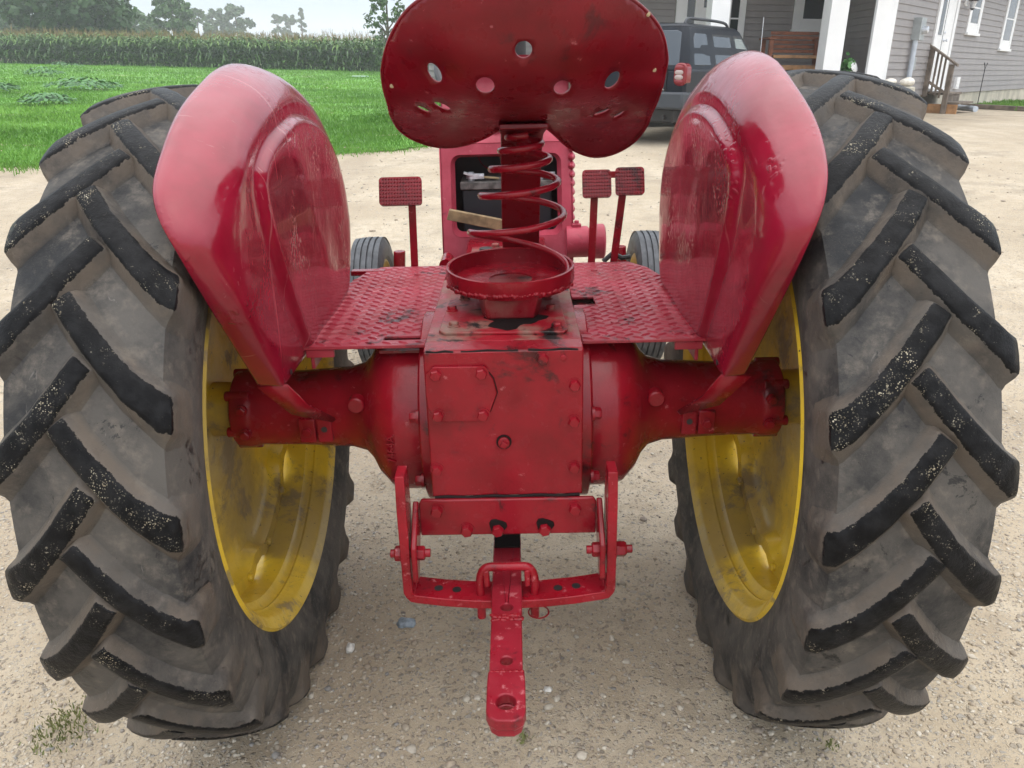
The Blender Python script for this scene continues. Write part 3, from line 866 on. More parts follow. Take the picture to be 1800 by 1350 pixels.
# ---- pedals
def pedal(name, x0, x1, z0, z1, xs_, xb, cols, rows_, link=None):
    y = .575
    tilt = Matrix.Rotation(R(-22), 3, 'X')
    cx, cz = (x0 + x1) / 2, (z0 + z1) / 2; w, h = x1 - x0, (z1 - z0) / math.cos(R(22))
    bm = bmesh.new()
    box(bm, (xs_ * .5 + xb * .5, y + .012, (cz + .80) / 2), (.021, .012, cz - .80), Matrix.Rotation(math.atan2(xs_ - xb, .16), 3, 'Y'))
    p = obj(name, bm, 'red', TR, bevel=.002)
    bm = bmesh.new()
    n = 6; rr = .010
    outl = []
    for sx, sz, a0 in ((1, 1, 0), (-1, 1, 90), (-1, -1, 180), (1, -1, 270)):
        for k in range(5):
            a = R(a0 + 22.5 * k); outl.append((sx * (w / 2 - rr) + rr * math.cos(a), sz * (h / 2 - rr) + rr * math.sin(a)))
    T = lambda u, v, d: Vector((cx, y, cz)) + tilt @ Vector((u, d, v))
    prism(bm, outl, lambda u, v: T(u, v, .008), lambda u, v: T(u, v, -.004))
    for i in range(cols):
        for j in range(rows_):
            u = -w / 2 + w * (i + .5) / cols; v = -h / 2 + h * (j + .5) / rows_
            if abs(u) > w / 2 - .006 and abs(v) > h / 2 - .006: continue
            a = w / cols * .29; b_ = h / rows_ * .34
            q = [bm.verts.new(T(u + p_ * a, v + q_ * b_, -.0035)) for p_, q_ in ((-1, -1), (1, -1), (1, 1), (-1, 1))]
            t = [bm.verts.new(T(u + p_ * a * .55, v + q_ * b_ * .55, -.0095)) for p_, q_ in ((-1, -1), (1, -1), (1, 1), (-1, 1))]
            ring_faces(bm, [q, t]); bm.faces.new(t)
    obj('pedal_pad', bm, 'red', p, ang=30)
    if link:
        bm = bmesh.new(); box(bm, link, (.03, .01, .018)); obj('pedal_latch', bm, 'red', p, bevel=.001)
pedal('clutch_pedal', -.357, -.235, 1.091, 1.166, -.268, -.272, 15, 8)
pedal('brake_pedal', .224, .306, 1.100, 1.173, .258, .253, 11, 8, (.313, .585, 1.160))
pedal('brake_pedal', .318, .400, 1.105, 1.178, .335, .318, 11, 8)

# ---- gearbox top, dash, hood, battery, steering wheel
bm = bmesh.new()
prism(bm, [(-.10, .36), (-.10, .62), (.12, .62), (.12, .36)], lambda x, y: (x, y, .91), lambda x, y: (x, y, .955))
box(bm, (.0, .55, .965), (.012, .12, .05)); box(bm, (.075, .55, .965), (.012, .12, .05))
gb = obj('gearbox_cover', bm, 'red_top', TR, bevel=.004)
for x, y in ((-.085, .40), (-.06, .56), (.10, .40), (.09, .56), (-.03, .60)):
    bm = bmesh.new(); hexbolt(bm, (x, y, .955), (0, 0, 1), .012, .012); obj('bolt', bm, 'red_top', gb)
bm = bmesh.new(); lathe(bm, [(0, .032), (.004, .032), (.006, .02), (.02, .018), (.022, .012)], (-.055, .50, .956), (0, 0, 1), 20); obj('filler_cap', bm, 'dark_iron', gb)

def rrect(x0, x1, z0, z1, r, n=5):
    o = []
    for cx, cz, a0 in ((x1 - r, z1 - r, 0), (x0 + r, z1 - r, 90), (x0 + r, z0 + r, 180), (x1 - r, z0 + r, 270)):
        for k in range(n): a = R(a0 + 90 * k / (n - 1)); o.append((cx + r * math.cos(a), cz + r * math.sin(a)))
    return o
bm = bmesh.new()
plate(bm, rrect(-.214, .222, .80, 1.215, .02), [rrect(-.182, .188, .915, 1.178, .03)], lambda x, z: (x, .93 + (z - .8) * .26, z), lambda x, z: (x, .936 + (z - .8) * .26, z))
ri = rrect(-.182, .188, .915, 1.178, .03); ro_ = rrect(-.170, .176, .928, 1.168, .022)
a = [bm.verts.new((x, .929 + (z - .8) * .26, z)) for x, z in ri]; b = [bm.verts.new((x, .962 + (z - .8) * .26, z)) for x, z in ro_]
ring_faces(bm, [a, b])
hr = obj('battery_box_frame', bm, 'red_pinkish', TR, bevel=.003)
bm = bmesh.new()   # hood shell
sec = [(-.216, .83), (-.218, 1.20), (-.212, 1.40), (-.18, 1.455), (-.09, 1.485), (.004, 1.49), (.098, 1.485), (.188, 1.455), (.220, 1.40), (.226, 1.20), (.224, .83)]
rows = [[bm.verts.new((x, (y if y > 1.1 else y + (z - .83) * .26), min(z, zc))) for x, z in sec] for y, zc in ((.938, 1.216), (1.0, 1.33), (1.045, 1.42), (1.14, 1.485), (1.7, 1.49), (2.35, 1.48), (2.42, 1.40))]
ring_faces(bm, rows, closed=False)
stk = bmesh.new(); lathe(stk, [(0, .03), (.10, .03), (.11, .055), (.20, .055), (.22, .02)], (.06, 1.75, 1.47), (0, 0, 1), 20)
hood = obj('hood', bm, 'red_pinkish', TR, solid=.004, ang=45)
obj('exhaust_stack', stk, 'black', TR)
bm = bmesh.new()
for k in range(11):
    z = .905 + .029 * k
    for sx in (1,):
        lathe(bm, [(0, .003), (.015, .0125), (.10, .0125), (.13, .003)], ((.0045 + sx * .219), 1.0, z), (0, 1, 0), 12)
obj('louvre', bm, 'red_pinkish', hood)
bm = bmesh.new()  # dash panel
prism(bm, [(-.205, 1.035, 1.214), (.213, 1.035, 1.214), (.19, 1.12, 1.33), (-.18, 1.12, 1.33)], lambda x, y, z: (x, y, z), lambda x, y, z: (x, y + .006, z - .003))
dash = obj('dash_panel', bm, 'red_pinkish', TR, bevel=.002)
for gx, gz in ((-.030, 1.262), (.012, 1.255), (.10, 1.262)):
    gy = 1.035 + (gz - 1.214) * .73
    bm = bmesh.new(); lathe(bm, [(-.005, .026), (.008, .026), (.010, .024), (.007, .022)], (gx, gy, gz), (0, -.83, .55), 28); g_ = obj('gauge', bm, 'chrome', dash)
    bm = bmesh.new(); lathe(bm, [(0, .0218), (.0065, .0218)], (gx, gy, gz), (0, -.83, .55), 24); obj('gauge_face', bm, 'glass_face', g_)
# battery
bm = bmesh.new(); box(bm, (.004, 1.13, .965), (.305, .17, .19))
for k in range(9): box(bm, (-.125 + .03 * k, 1.046, 1.062), (.02, .008, .012))
bat = obj('battery', bm, 'battery', TR, bevel=.004)
bm = bmesh.new(); box(bm, (.004, 1.13, 1.074), (.318, .185, .026)); box(bm, (-.02, 1.13, 1.091), (.09, .12, .012)); box(bm, (.10, 1.13, 1.091), (.07, .12, .012))
obj('battery_lid', bm, 'battery_top', bat, bevel=.003)
for x in (-.118, .125):
    bm = bmesh.new(); lathe(bm, [(0, .012), (.03, .010)], (x, 1.08, 1.086), (0, 0, 1), 14); lathe(bm, [(.008, .018), (.024, .018)], (x, 1.08, 1.086), (0, 0, 1), 14)
    box(bm, (x + .02, 1.065, 1.103), (.05, .016, .018)); box(bm, (x - .01, 1.062, 1.112), (.03, .02, .008), Matrix.Rotation(.3, 3, 'Y')); hexbolt(bm, (x + .035, 1.06, 1.103), (0, -1, 0), .008, .01)
    obj('terminal', bm, 'lead', bat, bevel=.001)
bm = bmesh.new(); tube(bm, catmull([(-.02, 1.13, 1.17), (-.005, 1.11, 1.13), (0, 1.10, 1.09), (-.04, 1.06, 1.097), (-.08, 1.065, 1.10)], 24), .004, 8); obj('battery_cable', bm, 'wire', bat)
bm = bmesh.new(); tube(bm, catmull([(-.10, 1.17, 1.17), (-.08, 1.13, 1.135), (-.04, 1.10, 1.118), (.05, 1.10, 1.115)], 20), .0016, 6); obj('battery_wire', bm, 'red', bat)
bm = bmesh.new(); box(bm, (.004, 1.24, 1.02), (.40, .01, .34)); obj('firewall', bm, 'dark_iron', TR)
# wooden board resting in the opening
bm = bmesh.new()
prism(bm, [(-.196, .985), (-.186, 1.018), (-.02, .982), (.06, .952), (.06, .94), (-.02, .945)], lambda x, z: (x, .905, z), lambda x, z: (x, .93, z))
for v in bm.verts: v.co = Vector(v.co)
wd = obj('wooden_board', bm, 'wood_old', bevel=.002)
wd.matrix_world = Matrix(R0.tolist()).to_4x4(); wd.location = TR.location
tag(wd, 'short weathered wooden board wedged slanting in front of the battery', 'board')
# steering wheel
bm = bmesh.new()
wc = Vector((.03, .47, 1.455)); wdv = Vector((0, -.55, .835)).normalized(); d_, u_, v_ = axis_frame(wdv)
tube(bm, [wc + (u_ * math.cos(2 * PI * k / 48) + v_ * math.sin(2 * PI * k / 48)) * .19 for k in range(48)], .0115, 10, True)
sw = obj('steering_wheel', bm, 'black', TR)
bm = bmesh.new()
for k in range(3):
    a = 2 * PI * k / 3 + PI / 2; tube(bm, [wc - wdv * .03, wc - wdv * .02 + (u_ * math.cos(a) + v_ * math.sin(a)) * .1, wc + (u_ * math.cos(a) + v_ * math.sin(a)) * .188], .006, 8)
lathe(bm, [(-.05, .028), (-.012, .03), (-.005, .02)], wc, wdv, 20)
obj('spoke', bm, 'dark_iron', sw)
bm = bmesh.new(); tube(bm, [wc - wdv * .03, (.03, .97, 1.30 - .02), (.03, 1.3, 1.2)], .014, 12); obj('steering_shaft', bm, 'dark_iron', sw)
# belt pulley drive on the right side
bm = bmesh.new(); lathe(bm, [(.20, .052), (.272, .052), (.275, .046), (.283, .046), (.286, .058), (.325, .058), (.330, .05), (.330, .01)], (0, .93, .897), (1, 0, 0), 36); box(bm, (.235, .93, .952), (.03, .022, .012)); hexbolt(bm, (.235, .93, .957), (0, 0, 1), .009, .012)
obj('pulley_drive', bm, 'red_pinkish', TR, bevel=.002)
bm = bmesh.new(); lathe(bm, [(0, .02), (.1, .02)], (-.19, .7, .88), (0, 1, 0), 16); obj('control_tube', bm, 'red', TR)
bm = bmesh.new(); box(bm, (-.40, .535, .905), (.10, .03, .014)); obj('step_bracket', bm, 'red', TR, bevel=.002)
bm = bmesh.new(); tube(bm, [(.29, .60, .905), (.318, .60, .93), (.345, .60, .915), (.37, .6, .918)], .008, 8); obj('brake_linkage', bm, 'dark_iron', TR)
# engine, radiator, front axle
bm = bmesh.new(); box(bm, (0, 1.75, .78), (.34, .9, .36)); box(bm, (0, 1.75, 1.0), (.26, .8, .14)); obj('engine_block', bm, 'red', TR, bevel=.02)
bm = bmesh.new(); plate(bm, rrect(-.205, .213, .72, 1.26, .05), [], lambda x, z: (x, 2.43, z), lambda x, z: (x, 2.46, z))
for k in range(14): box(bm, (.004, 2.467, .78 + .033 * k), (.36, .012, .012))
obj('radiator_grille', bm, 'red', TR, bevel=.002)
bm = bmesh.new(); box(bm, (0, 2.22, .46), (1.10, .07, .09)); box(bm, (0, 2.22, .60), (.16, .25, .24))
for s in (-1, 1): cyl(bm, (s * .55, 2.22, .60), (s * .57, 2.22, .32), .03, seg=14)
obj('front_axle', bm, 'red', TR, bevel=.004)
def front_wheel(s):
    W = empty('front_wheel', (s * .685, 2.22, .335), TR, (0, R(2.5) * s, 0))
    bm = bmesh.new()
    prof = [(-.055, .21), (-.075, .235), (-.082, .27), (-.074, .305), (-.062, .325)]
    tread = []
    for k in range(5):
        x = -.058 + .029 * k
        tread += [(x - .010, .334 - .35 * x * x * 3), (x + .010, .334 - .35 * x * x * 3)]
        if k < 4: tread += [(x + .0115, .324), (x + .0175, .324)]
    prof = prof + tread + [(-a, r) for a, r in prof[::-1]]
    lathe(bm, prof, seg=64, loop=False, cap=False); obj('tyre', bm, 'front_tyre', W, ang=25)
    bm = bmesh.new(); p = [(-.06, .222), (-.062, .212), (-.045, .20), (-.02, .185), (.02, .185), (.045, .2), (.062, .212), (.06, .222)]
    lathe(bm, p, seg=48, cap=False); lathe(bm, [(.0, .187), (.012, .12), (.0, .05), (-.04, .04), (-.05, .01)], seg=40, cap=False)
    obj('rim', bm, 'yellow', W, solid=.005)
front_wheel(-1); front_wheel(1)

# ---- drawbar and hanger
bm = bmesh.new()
def c_sec(pts2, x0, x1):
    pass
yz = [(-.262, .598), (-.262, .508)]
plate(bm, [(-.19, .511), (.19, .509), (.19, .588), (.184, .597), (-.184, .599), (-.19, .590)], [], lambda x, z: (x, -.2515, z), lambda x, z: (x, -.2625, z))
for s in (-1, 1):
    prism(bm, [(-.252, .590), (-.262, .597), (-.275, .59), (-.345, .53), (-.350, .455), (-.333, .435), (-.325, .445), (-.262, .515), (-.252, .515)], lambda y, z: (s * .1905, y, z), lambda y, z: (s * .2025, y, z))
br = obj('drawbar_bracket', bm, 'red', TR, bevel=.003)
for x, z in ((-.152, .574), (-.090, .525), (-.023, .524), (.079, .524), (.144, .573)):
    bm = bmesh.new(); hexbolt(bm, (x, -.2625, z), (0, -1, 0), .0135, .016); obj('bolt', bm, 'red', br)
for x, z in ((-.023, .531), (.079, .531)):
    bm = bmesh.new(); lathe(bm, [(0, .019), (.0025, .018)], (x, -.2627, z), (0, -1, 0), 14, mod=lambda t, a, r: 1 + .15 * math.sin(3 * t + 1)); obj('grease_ring', bm, 'grease', br)
for s in (-1, 1):
    bm = bmesh.new(); cyl(bm, (s * .165, -.315, .502), (s * (.262 if s > 0 else .25), -.315, .502), .009, seg=12)
    hexbolt(bm, (s * .190, -.315, .502), (-s, 0, 0), .016, .014, False)
    hexbolt(bm, (s * .2255, -.315, .502), (s, 0, 0), .017, .016 if s < 0 else .024, True)
    obj('hanger_bolt', bm, 'red', br, bevel=.001)
# U shaped hanger
bm = bmesh.new()
def hang(s):
    return [(s * .216, -.315, .685), (s * .2165, -.315, .60), (s * .217, -.312, .50), (s * .216, -.308, .425)]
w = .036
path = []
for (x, z) in ((-.2165, .690), (-.2165, .62), (-.2165, .52), (-.2165, .415), (-.2145, .400), (-.209, .393), (-.200, .391), (-.14, .3905), (-.07, .390), (0, .390), (.07, .390), (.14, .3905), (.200, .391), (.209, .393), (.2145, .400), (.2165, .415), (.2165, .52), (.2165, .62), (.2165, .690)):
    path.append((x, z))
rows = []
for i, (x, z) in enumerate(path):
    a = path[max(i - 1, 0)]; b = path[min(i + 1, len(path) - 1)]
    t = Vector((b[0] - a[0], b[1] - a[1])).normalized(); n_ = Vector((-t.y, t.x)) * .0098
    yc = -.290 - .024 * max(0, 1 - (x / .2) ** 2) if z < .41 else -.30
    ww = w * (1 if i not in (0, len(path) - 1) else .7)
    rows.append([bm.verts.new((x + n_.x * k, yc + j * ww, z + n_.y * k)) for k, j in ((-1, -1), (1, -1), (1, 1), (-1, 1))])
ring_faces(bm, rows); bm.faces.new(rows[0]); bm.faces.new(rows[-1][::-1])
hg = obj('drawbar_hanger', bm, 'red_hitch', TR, bevel=.0015)
for x in (-.155, -.115, .105, .145):
    yc = -.290 - .024 * (1 - (x / .2) ** 2)
    bm = bmesh.new(); lathe(bm, [(0, .0095), (.0012, .0095)], (x, yc, .4004), (0, 0, 1), 18); obj('pin_hole', bm, 'dark_iron', hg)
# drawbar
bm = bmesh.new()
cx = -.005
outl = [(-.0325, .05), (-.0325, -.400), (-.0315, -.42), (-.0315, -.60), (.0305, -.60), (.0305, -.42), (.0315, -.40), (.0315, .05)]
hl = [ellipse(0, -.397, .0125, .0125), ellipse(0, -.557, .0115, .0115)]
plate(bm, outl, hl, lambda x, y: (x + cx, y, .395), lambda x, y: (x + cx, y, .421))
head = [(.0335, -.592), (-.0335, -.592), (-.0345, -.62), (-.0345, -.690), (-.030, -.702), (-.016, -.712), (.016, -.713), (.030, -.703), (.0345, -.690), (.0345, -.62)]
plate(bm, head, [ellipse(0, -.668, .0175, .0185)], lambda x, y: (x + cx, y, .404), lambda x, y: (x + cx, y, .427))
plate(bm, [(x * .86, -.64 + (y + .64) * .9) for x, y in head[2:]], [ellipse(0, -.668, .0174, .0184)], lambda x, y: (x + cx, y - .003, .386), lambda x, y: (x + cx, y - .003, .4035))
db = obj('drawbar', bm, 'red_worn', TR, bevel=.0025)
bm = bmesh.new()
for i in range(60):
    p = Vector((cx + random.uniform(-.030, .030), random.uniform(-.440, -.422), .421)); bmesh.ops.create_icosphere(bm, subdivisions=2, radius=random.uniform(.003, .0055), matrix=Matrix.Translation(p) @ Matrix.Diagonal((1.3, 1, .8, 1)))
obj('weld_bead', bm, 'red_hitch', db, ang=80); bm = bmesh.new()
for i in range(22):
    p = Vector((cx - .028 + .0027 * i, -.592, .424)); bmesh.ops.create_icosphere(bm, subdivisions=2, radius=random.uniform(.003, .005), matrix=Matrix.Translation(p))
obj('weld_bead', bm, 'red_hitch', db, ang=80)
bm = bmesh.new(); box(bm, (cx, -.155, .4235), (.060, .05, .004)); obj('grease_patch', bm, 'grease', db)
# U pin over the drawbar
bm = bmesh.new()
def upin(y0, x0, x1, zt):
    return catmull([(x0, y0, .34), (x0, y0, .40), (x0, y0, .435), (x0 + .006, y0, zt - .010), (x0 + .02, y0, zt), ((x0 + x1) / 2, y0, zt), (x1 - .02, y0, zt), (x1 - .006, y0, zt - .010), (x1, y0, .435), (x1, y0, .40), (x1, y0, .34)], 60)
tube(bm, upin(-.322, -.062, .054, .468), .0095, 14)
pin = obj('drawbar_pin', bm, 'red_hitch', TR, ang=80)
for sx in (-.047, .040):
    bm = bmesh.new(); prism(bm, [(0, .462), (.012, .465), (.014, .425), (.002, .422)], lambda a, z: (sx + a - .008, -.333, z), lambda a, z: (sx + a - .008, -.312, z)); obj('weld_gusset', bm, 'red_hitch', pin, bevel=.003)
bm = bmesh.new(); tube(bm, [(.062 + .022 * math.cos(2 * PI * k / 28), -.325 + .014 * math.sin(2 * PI * k / 28), .352 + .006 * math.sin(2 * PI * k / 28)) for k in range(28)], .0018, 6, True); obj('pin_clip', bm, 'red_hitch', pin)

# ------------------------------------------------------------------ vegetation helpers
def cards(centers, normals, size, rng=RNG, aspect=1.5):
    n = len(centers)
    nrm = normals / (np.linalg.norm(normals, axis=1, keepdims=True) + 1e-9)
    t = rng.standard_normal((n, 3)); t -= nrm * (t * nrm).sum(1, keepdims=True); t /= np.linalg.norm(t, axis=1, keepdims=True)
    b = np.cross(nrm, t); s = (np.asarray(size) * rng.uniform(.6, 1.3, n))[:, None]
    V = np.stack([centers - t * s * aspect / 2, centers - b * s / 2 + t * s * .1, centers + t * s * aspect / 2, centers + b * s / 2 + t * s * .1], 1)
    return V.reshape(-1, 3), np.arange(4 * n).reshape(n, 4)

def ray_dir(u):   # horizontal bearing of a column of the picture
    d = Mw.T @ np.array([(u - 900) / f_px, (90 - 675) / f_px, 1.]); return d[:2] / np.hypot(*d[:2])

def tree(name, u, dist, h, w, mat, label, ncl=40, per=110, leaf=.4, base=.12, shape='round', lean=0., gap=.0, seed=0):
    rng = np.random.default_rng(seed)
    p = ray_dir(u) * dist; z0 = float(gh(p[0], p[1]))
    root = empty(name, (p[0], p[1], z0)); tag(root, label, 'tree')
    C = []; Nn = []; Tn = []
    tips = []
    for i in range(ncl):
        t = rng.random()
        if shape == 'round': hz = base + (1 - base) * t; rad = w / 2 * math.sqrt(max(.02, 1 - ((t - .42) / .62) ** 2))
        elif shape == 'cone': hz = base + (1 - base) * t; rad = w / 2 * (1 - t) ** .8 + .12
        else: hz = base + (1 - base) * t; rad = w / 2 * (.35 + .65 * math.sin(PI * min(1, t * 1.05)) ** .6)
        a = rng.uniform(0, 2 * PI); rr = rad * rng.uniform(.35, 1.) ** .7
        c = np.array((rr * math.cos(a) + lean * hz * h, rr * math.sin(a), hz * h))
        tips.append(c)
        cr = (w * .125 + .1) * rng.uniform(.6, 1.35) * (.7 if shape != 'round' else 1) * (1 - .35 * t)
        d = rng.standard_normal((per, 3)); d /= np.linalg.norm(d, axis=1, keepdims=True)
        q = c + d * cr * (rng.random((per, 1)) ** .4) * np.array((1.15, 1.15, .72))
        C.append(q); Nn.append(d * .6 + rng.standard_normal((per, 3)) * .6 + np.array((0, 0, .4)))
        Tn.append(np.clip(rng.normal(.45, .18, per) + rng.normal(0, .16), 0, 1))
    V, F = cards(np.concatenate(C), np.concatenate(Nn), leaf * 1.25, rng)
    keep = V.reshape(-1, 4, 3)[:, :, 2].min(1) > .2
    me = npmesh('crown', V, F[keep], tint=np.repeat(np.concatenate(Tn), 4))
    obj('crown', me, mat, root)
    bm = bmesh.new(); r0 = .02 * h + .05
    trunk = [(0, 0, -.2), (lean * .3 * h, .02 * w, h * .35), (lean * .8 * h, -.02 * w, h * .85)]
    tube(bm, catmull(trunk, 8), [r0 * (1 - .1 * i) for i in range(8)], 8)
    for c in tips[::max(1, ncl // 14)]:
        z1 = max(.1 * h, c[2] - .35 * np.hypot(c[0], c[1]) - .1 * h)
        tube(bm, [(lean * z1, 0, z1), tuple((np.array((lean * z1, 0, z1)) * .45 + c * .55 + np.array((0, 0, .02 * h)))), tuple(c)], [r0 * .38, r0 * .26, r0 * .1], 5)
    obj('trunk', bm, 'bark', root)
    return root

# ------------------------------------------------------------------ lawn, grass, weeds
lawn_poly = [(-75, -13.0), (-6.95, 11.15), (-6.2, 11.5), (-4.5, 12.1), (-2.66, 12.75), (-1.65, 13.1), (-.2, 13.9), (.6, 16.), (.8, 24), (.6, 40), (1.5, 62), (4, 110), (-90, 120), (-110, 60)]
def edge_noise(x, y): return .5 * vnoise(np.asarray(x), np.asarray(y), .9, 21) + .12 * vnoise(np.asarray(x), np.asarray(y), .2, 22)
xl = np.concatenate([np.arange(-80, -12, 1.), np.arange(-12, 2.6, .12), np.arange(3, 5, .5)])
yl = np.concatenate([np.arange(-14, 8, .8), np.arange(8, 16, .10), np.arange(16, 30, .35), np.arange(30, 112, 1.)])
X, Y = np.meshgrid(xl, yl)
# signed distance to the edge polygon, for trimming with a ragged border
def poly_mask(X, Y, poly):
    m = np.zeros(X.shape, bool); j = len(poly) - 1
    for i in range(len(poly)):
        xi, yi = poly[i]; xj, yj = poly[j]
        c = ((yi > Y) != (yj > Y)) & (X < (xj - xi) * (Y - yi) / (yj - yi + 1e-12) + xi); m ^= c; j = i
    return m
e = edge_noise(X, Y)
mask = poly_mask(X, Y - e, lawn_poly)
Z = gh(X, Y) + rough(X, Y) + .008 + .02 * vnoise(X, Y, .8, 31) + .02 * vnoise(X, Y, .25, 32)
nx = len(xl); ny = len(yl); idx = np.arange(nx * ny).reshape(ny, nx)
F = np.stack([idx[:-1, :-1], idx[:-1, 1:], idx[1:, 1:], idx[1:, :-1]], -1)
fm = mask[:-1, :-1] & mask[:-1, 1:] & mask[1:, 1:] & mask[1:, :-1]
lawn = obj('lawn', npmesh('lawn', np.stack([X, Y, Z], -1).reshape(-1, 3), F[fm], smooth=True), 'lawn'); struct(lawn)

def blades(n, samp, hmin, hmax, wd):
    x, y = samp(n)
    n = len(x); z = gh(x, y) + rough(x, y) + .01
    a = RNG.uniform(0, 2 * PI, n); h = RNG.uniform(hmin, hmax, n) * (1 + .8 * vnoise(x, y, 1.3, 41)); ln = RNG.uniform(.1, .8, n) * h
    b = RNG.uniform(0, 2 * PI, n)
    dx = np.cos(a) * wd; dy = np.sin(a) * wd; lx = np.cos(b) * ln; ly = np.sin(b) * ln
    V = np.stack([np.stack([x - dx, y - dy, z], -1), np.stack([x + dx, y + dy, z], -1), np.stack([x + lx * .4 + dx * .7, y + ly * .4 + dy * .7, z + h * .6], -1), np.stack([x + lx, y + ly, z + h], -1)], 1)
    t = np.clip(.5 + .9 * vnoise(x, y, 2.5, 42) + RNG.normal(0, .2, n), 0, 1)
    return V.reshape(-1, 3), np.arange(4 * n).reshape(n, 4), np.repeat(t, 4)
def samp_lawn(y0, y1, pw=1.):
    def s(n):
        y = y0 + (y1 - y0) * RNG.random(n) ** pw
        x = -y * .72 + RNG.random(n) * (y * .72 + 1.5)
        k = poly_mask(x, y - edge_noise(x, y) + np.abs(RNG.normal(0, .30, n)), lawn_poly); return x[k], y[k]
    return s
VV = []; FF = []; TT = []; off = 0
for n, sm, h0, h1, w_ in ((70000, samp_lawn(10.5, 18, 1.3), .03, .085, .006), (60000, samp_lawn(18, 34, 1.2), .04, .10, .010), (40000, samp_lawn(34, 66, 1.), .05, .12, .02)):
    v, f, t = blades(n, sm, h0, h1, w_); VV.append(v); FF.append(f + off); TT.append(t); off += len(v)
# a strip of grass by the house foundation
def samp_house(n):
    a = RNG.random(n); b = RNG.random(n)
    x = 11.5 + 7 * a; y = 19.6 + 6.3 * a + b * 2.2; return x, y
v, f, t = blades(9000, samp_house, .05, .13, .012); VV.append(v); FF.append(f + off); TT.append(t); off += len(v)
gr = obj('grass', npmesh('grass', np.concatenate(VV), np.concatenate(FF), tint=np.concatenate(TT)), 'grass'); struct(gr, 'stuff')

def tuft(x, y, n, rad, h, label):
    a = RNG.normal(0, rad * .5, (n, 2))
    v, f, t = blades(n, lambda k: (a[:, 0] * 1.0 + x, a[:, 1] + y), h * .4, h, .0022)
    z = float(gh(x, y)); v = v - np.array((x, y, z))
    o = obj('grass_tuft', npmesh('grass_tuft', v, f, tint=t), 'dry_grass', loc=(x, y, z)); tag(o, label, 'grass tuft', 'grass tufts in the gravel')
tuft(-1.07, 1.50, 330, .075, .016, 'sparse grass tuft in gravel left of the left rear tyre')
tuft(.73, 1.405, 40, .018, .013, 'tiny grass tuft in gravel below the right rear tyre')
tuft(.035, 1.43, 40, .014, .012, 'tiny dull grass tuft in gravel at the tip of the drawbar')

def burdock(x, y, r, h, n, label, seed):
    rng = np.random.default_rng(seed); z = float(gh(x, y)) + .02
    root_V = []; root_F = []; root_T = []; o = 0
    for i in range(n):
        a = rng.uniform(0, 2 * PI); rr = r * math.sqrt(rng.random()); hz = .75 * h * (1 - .6 * (rr / r) ** 2) * rng.uniform(.5, 1.1)
        L = rng.uniform(.09, .18); tilt = rng.uniform(.1, .6)
        ux = np.array((math.cos(a), math.sin(a), -tilt)); ux /= np.linalg.norm(ux); vy = np.array((-math.sin(a), math.cos(a), rng.uniform(-.3, .3)))
        c = np.array((rr * math.cos(a), rr * math.sin(a), hz))
        q = [c - ux * L * .5, c - ux * L * .3 - vy * L * .36, c + ux * L * .15 - vy * L * .34, c + ux * L * .6, c + ux * L * .15 + vy * L * .34, c - ux * L * .3 + vy * L * .36]
        root_V += q; root_F += [(o, o + 1, o + 2, o + 3), (o, o + 3, o + 4, o + 5)]; root_T += [rng.random() * .8 + .1] * 6; o += 6
    ob = obj('weed_clump', npmesh('weed_clump', np.array(root_V), np.array(root_F), tint=np.array(root_T)), 'weed', loc=(x, y, z))
    tag(ob, label, 'weed', 'weed clumps in the lawn')
burdock(-12.74, 23.2, .72, .42, 240, 'round leafy weed clump in lawn nearest to the left rear tyre', 1)
burdock(-15.6, 31.0, 1.35, .55, 420, 'widest leafy weed clump, just above the left rear tyre', 2)
burdock(-18.6, 30.6, .8, .30, 230, 'low spreading weed patch between the two larger clumps', 3)
burdock(-17.4, 28.3, .9, .5, 240, 'dark weed clump in lawn at the left edge of the photo', 4)
burdock(-23.2, 42.4, 1.0, .55, 260, 'small dark weed clump farther up the lawn', 5)
burdock(-30.0, 57.5, 1.2, .45, 160, 'faint weed clump close to the corn field', 6)
bm = bmesh.new(); lathe(bm, [(0, .5), (.03, .5), (.05, .46)], (0, 0, 0), (0, 0, 1), 28)
o = obj('well_lid', bm, 'lid', loc=(-9.0, 50.0, float(gh(-9., 50.)) + .03)); tag(o, 'pale round lid lying flat in the lawn before the corn', 'lid')

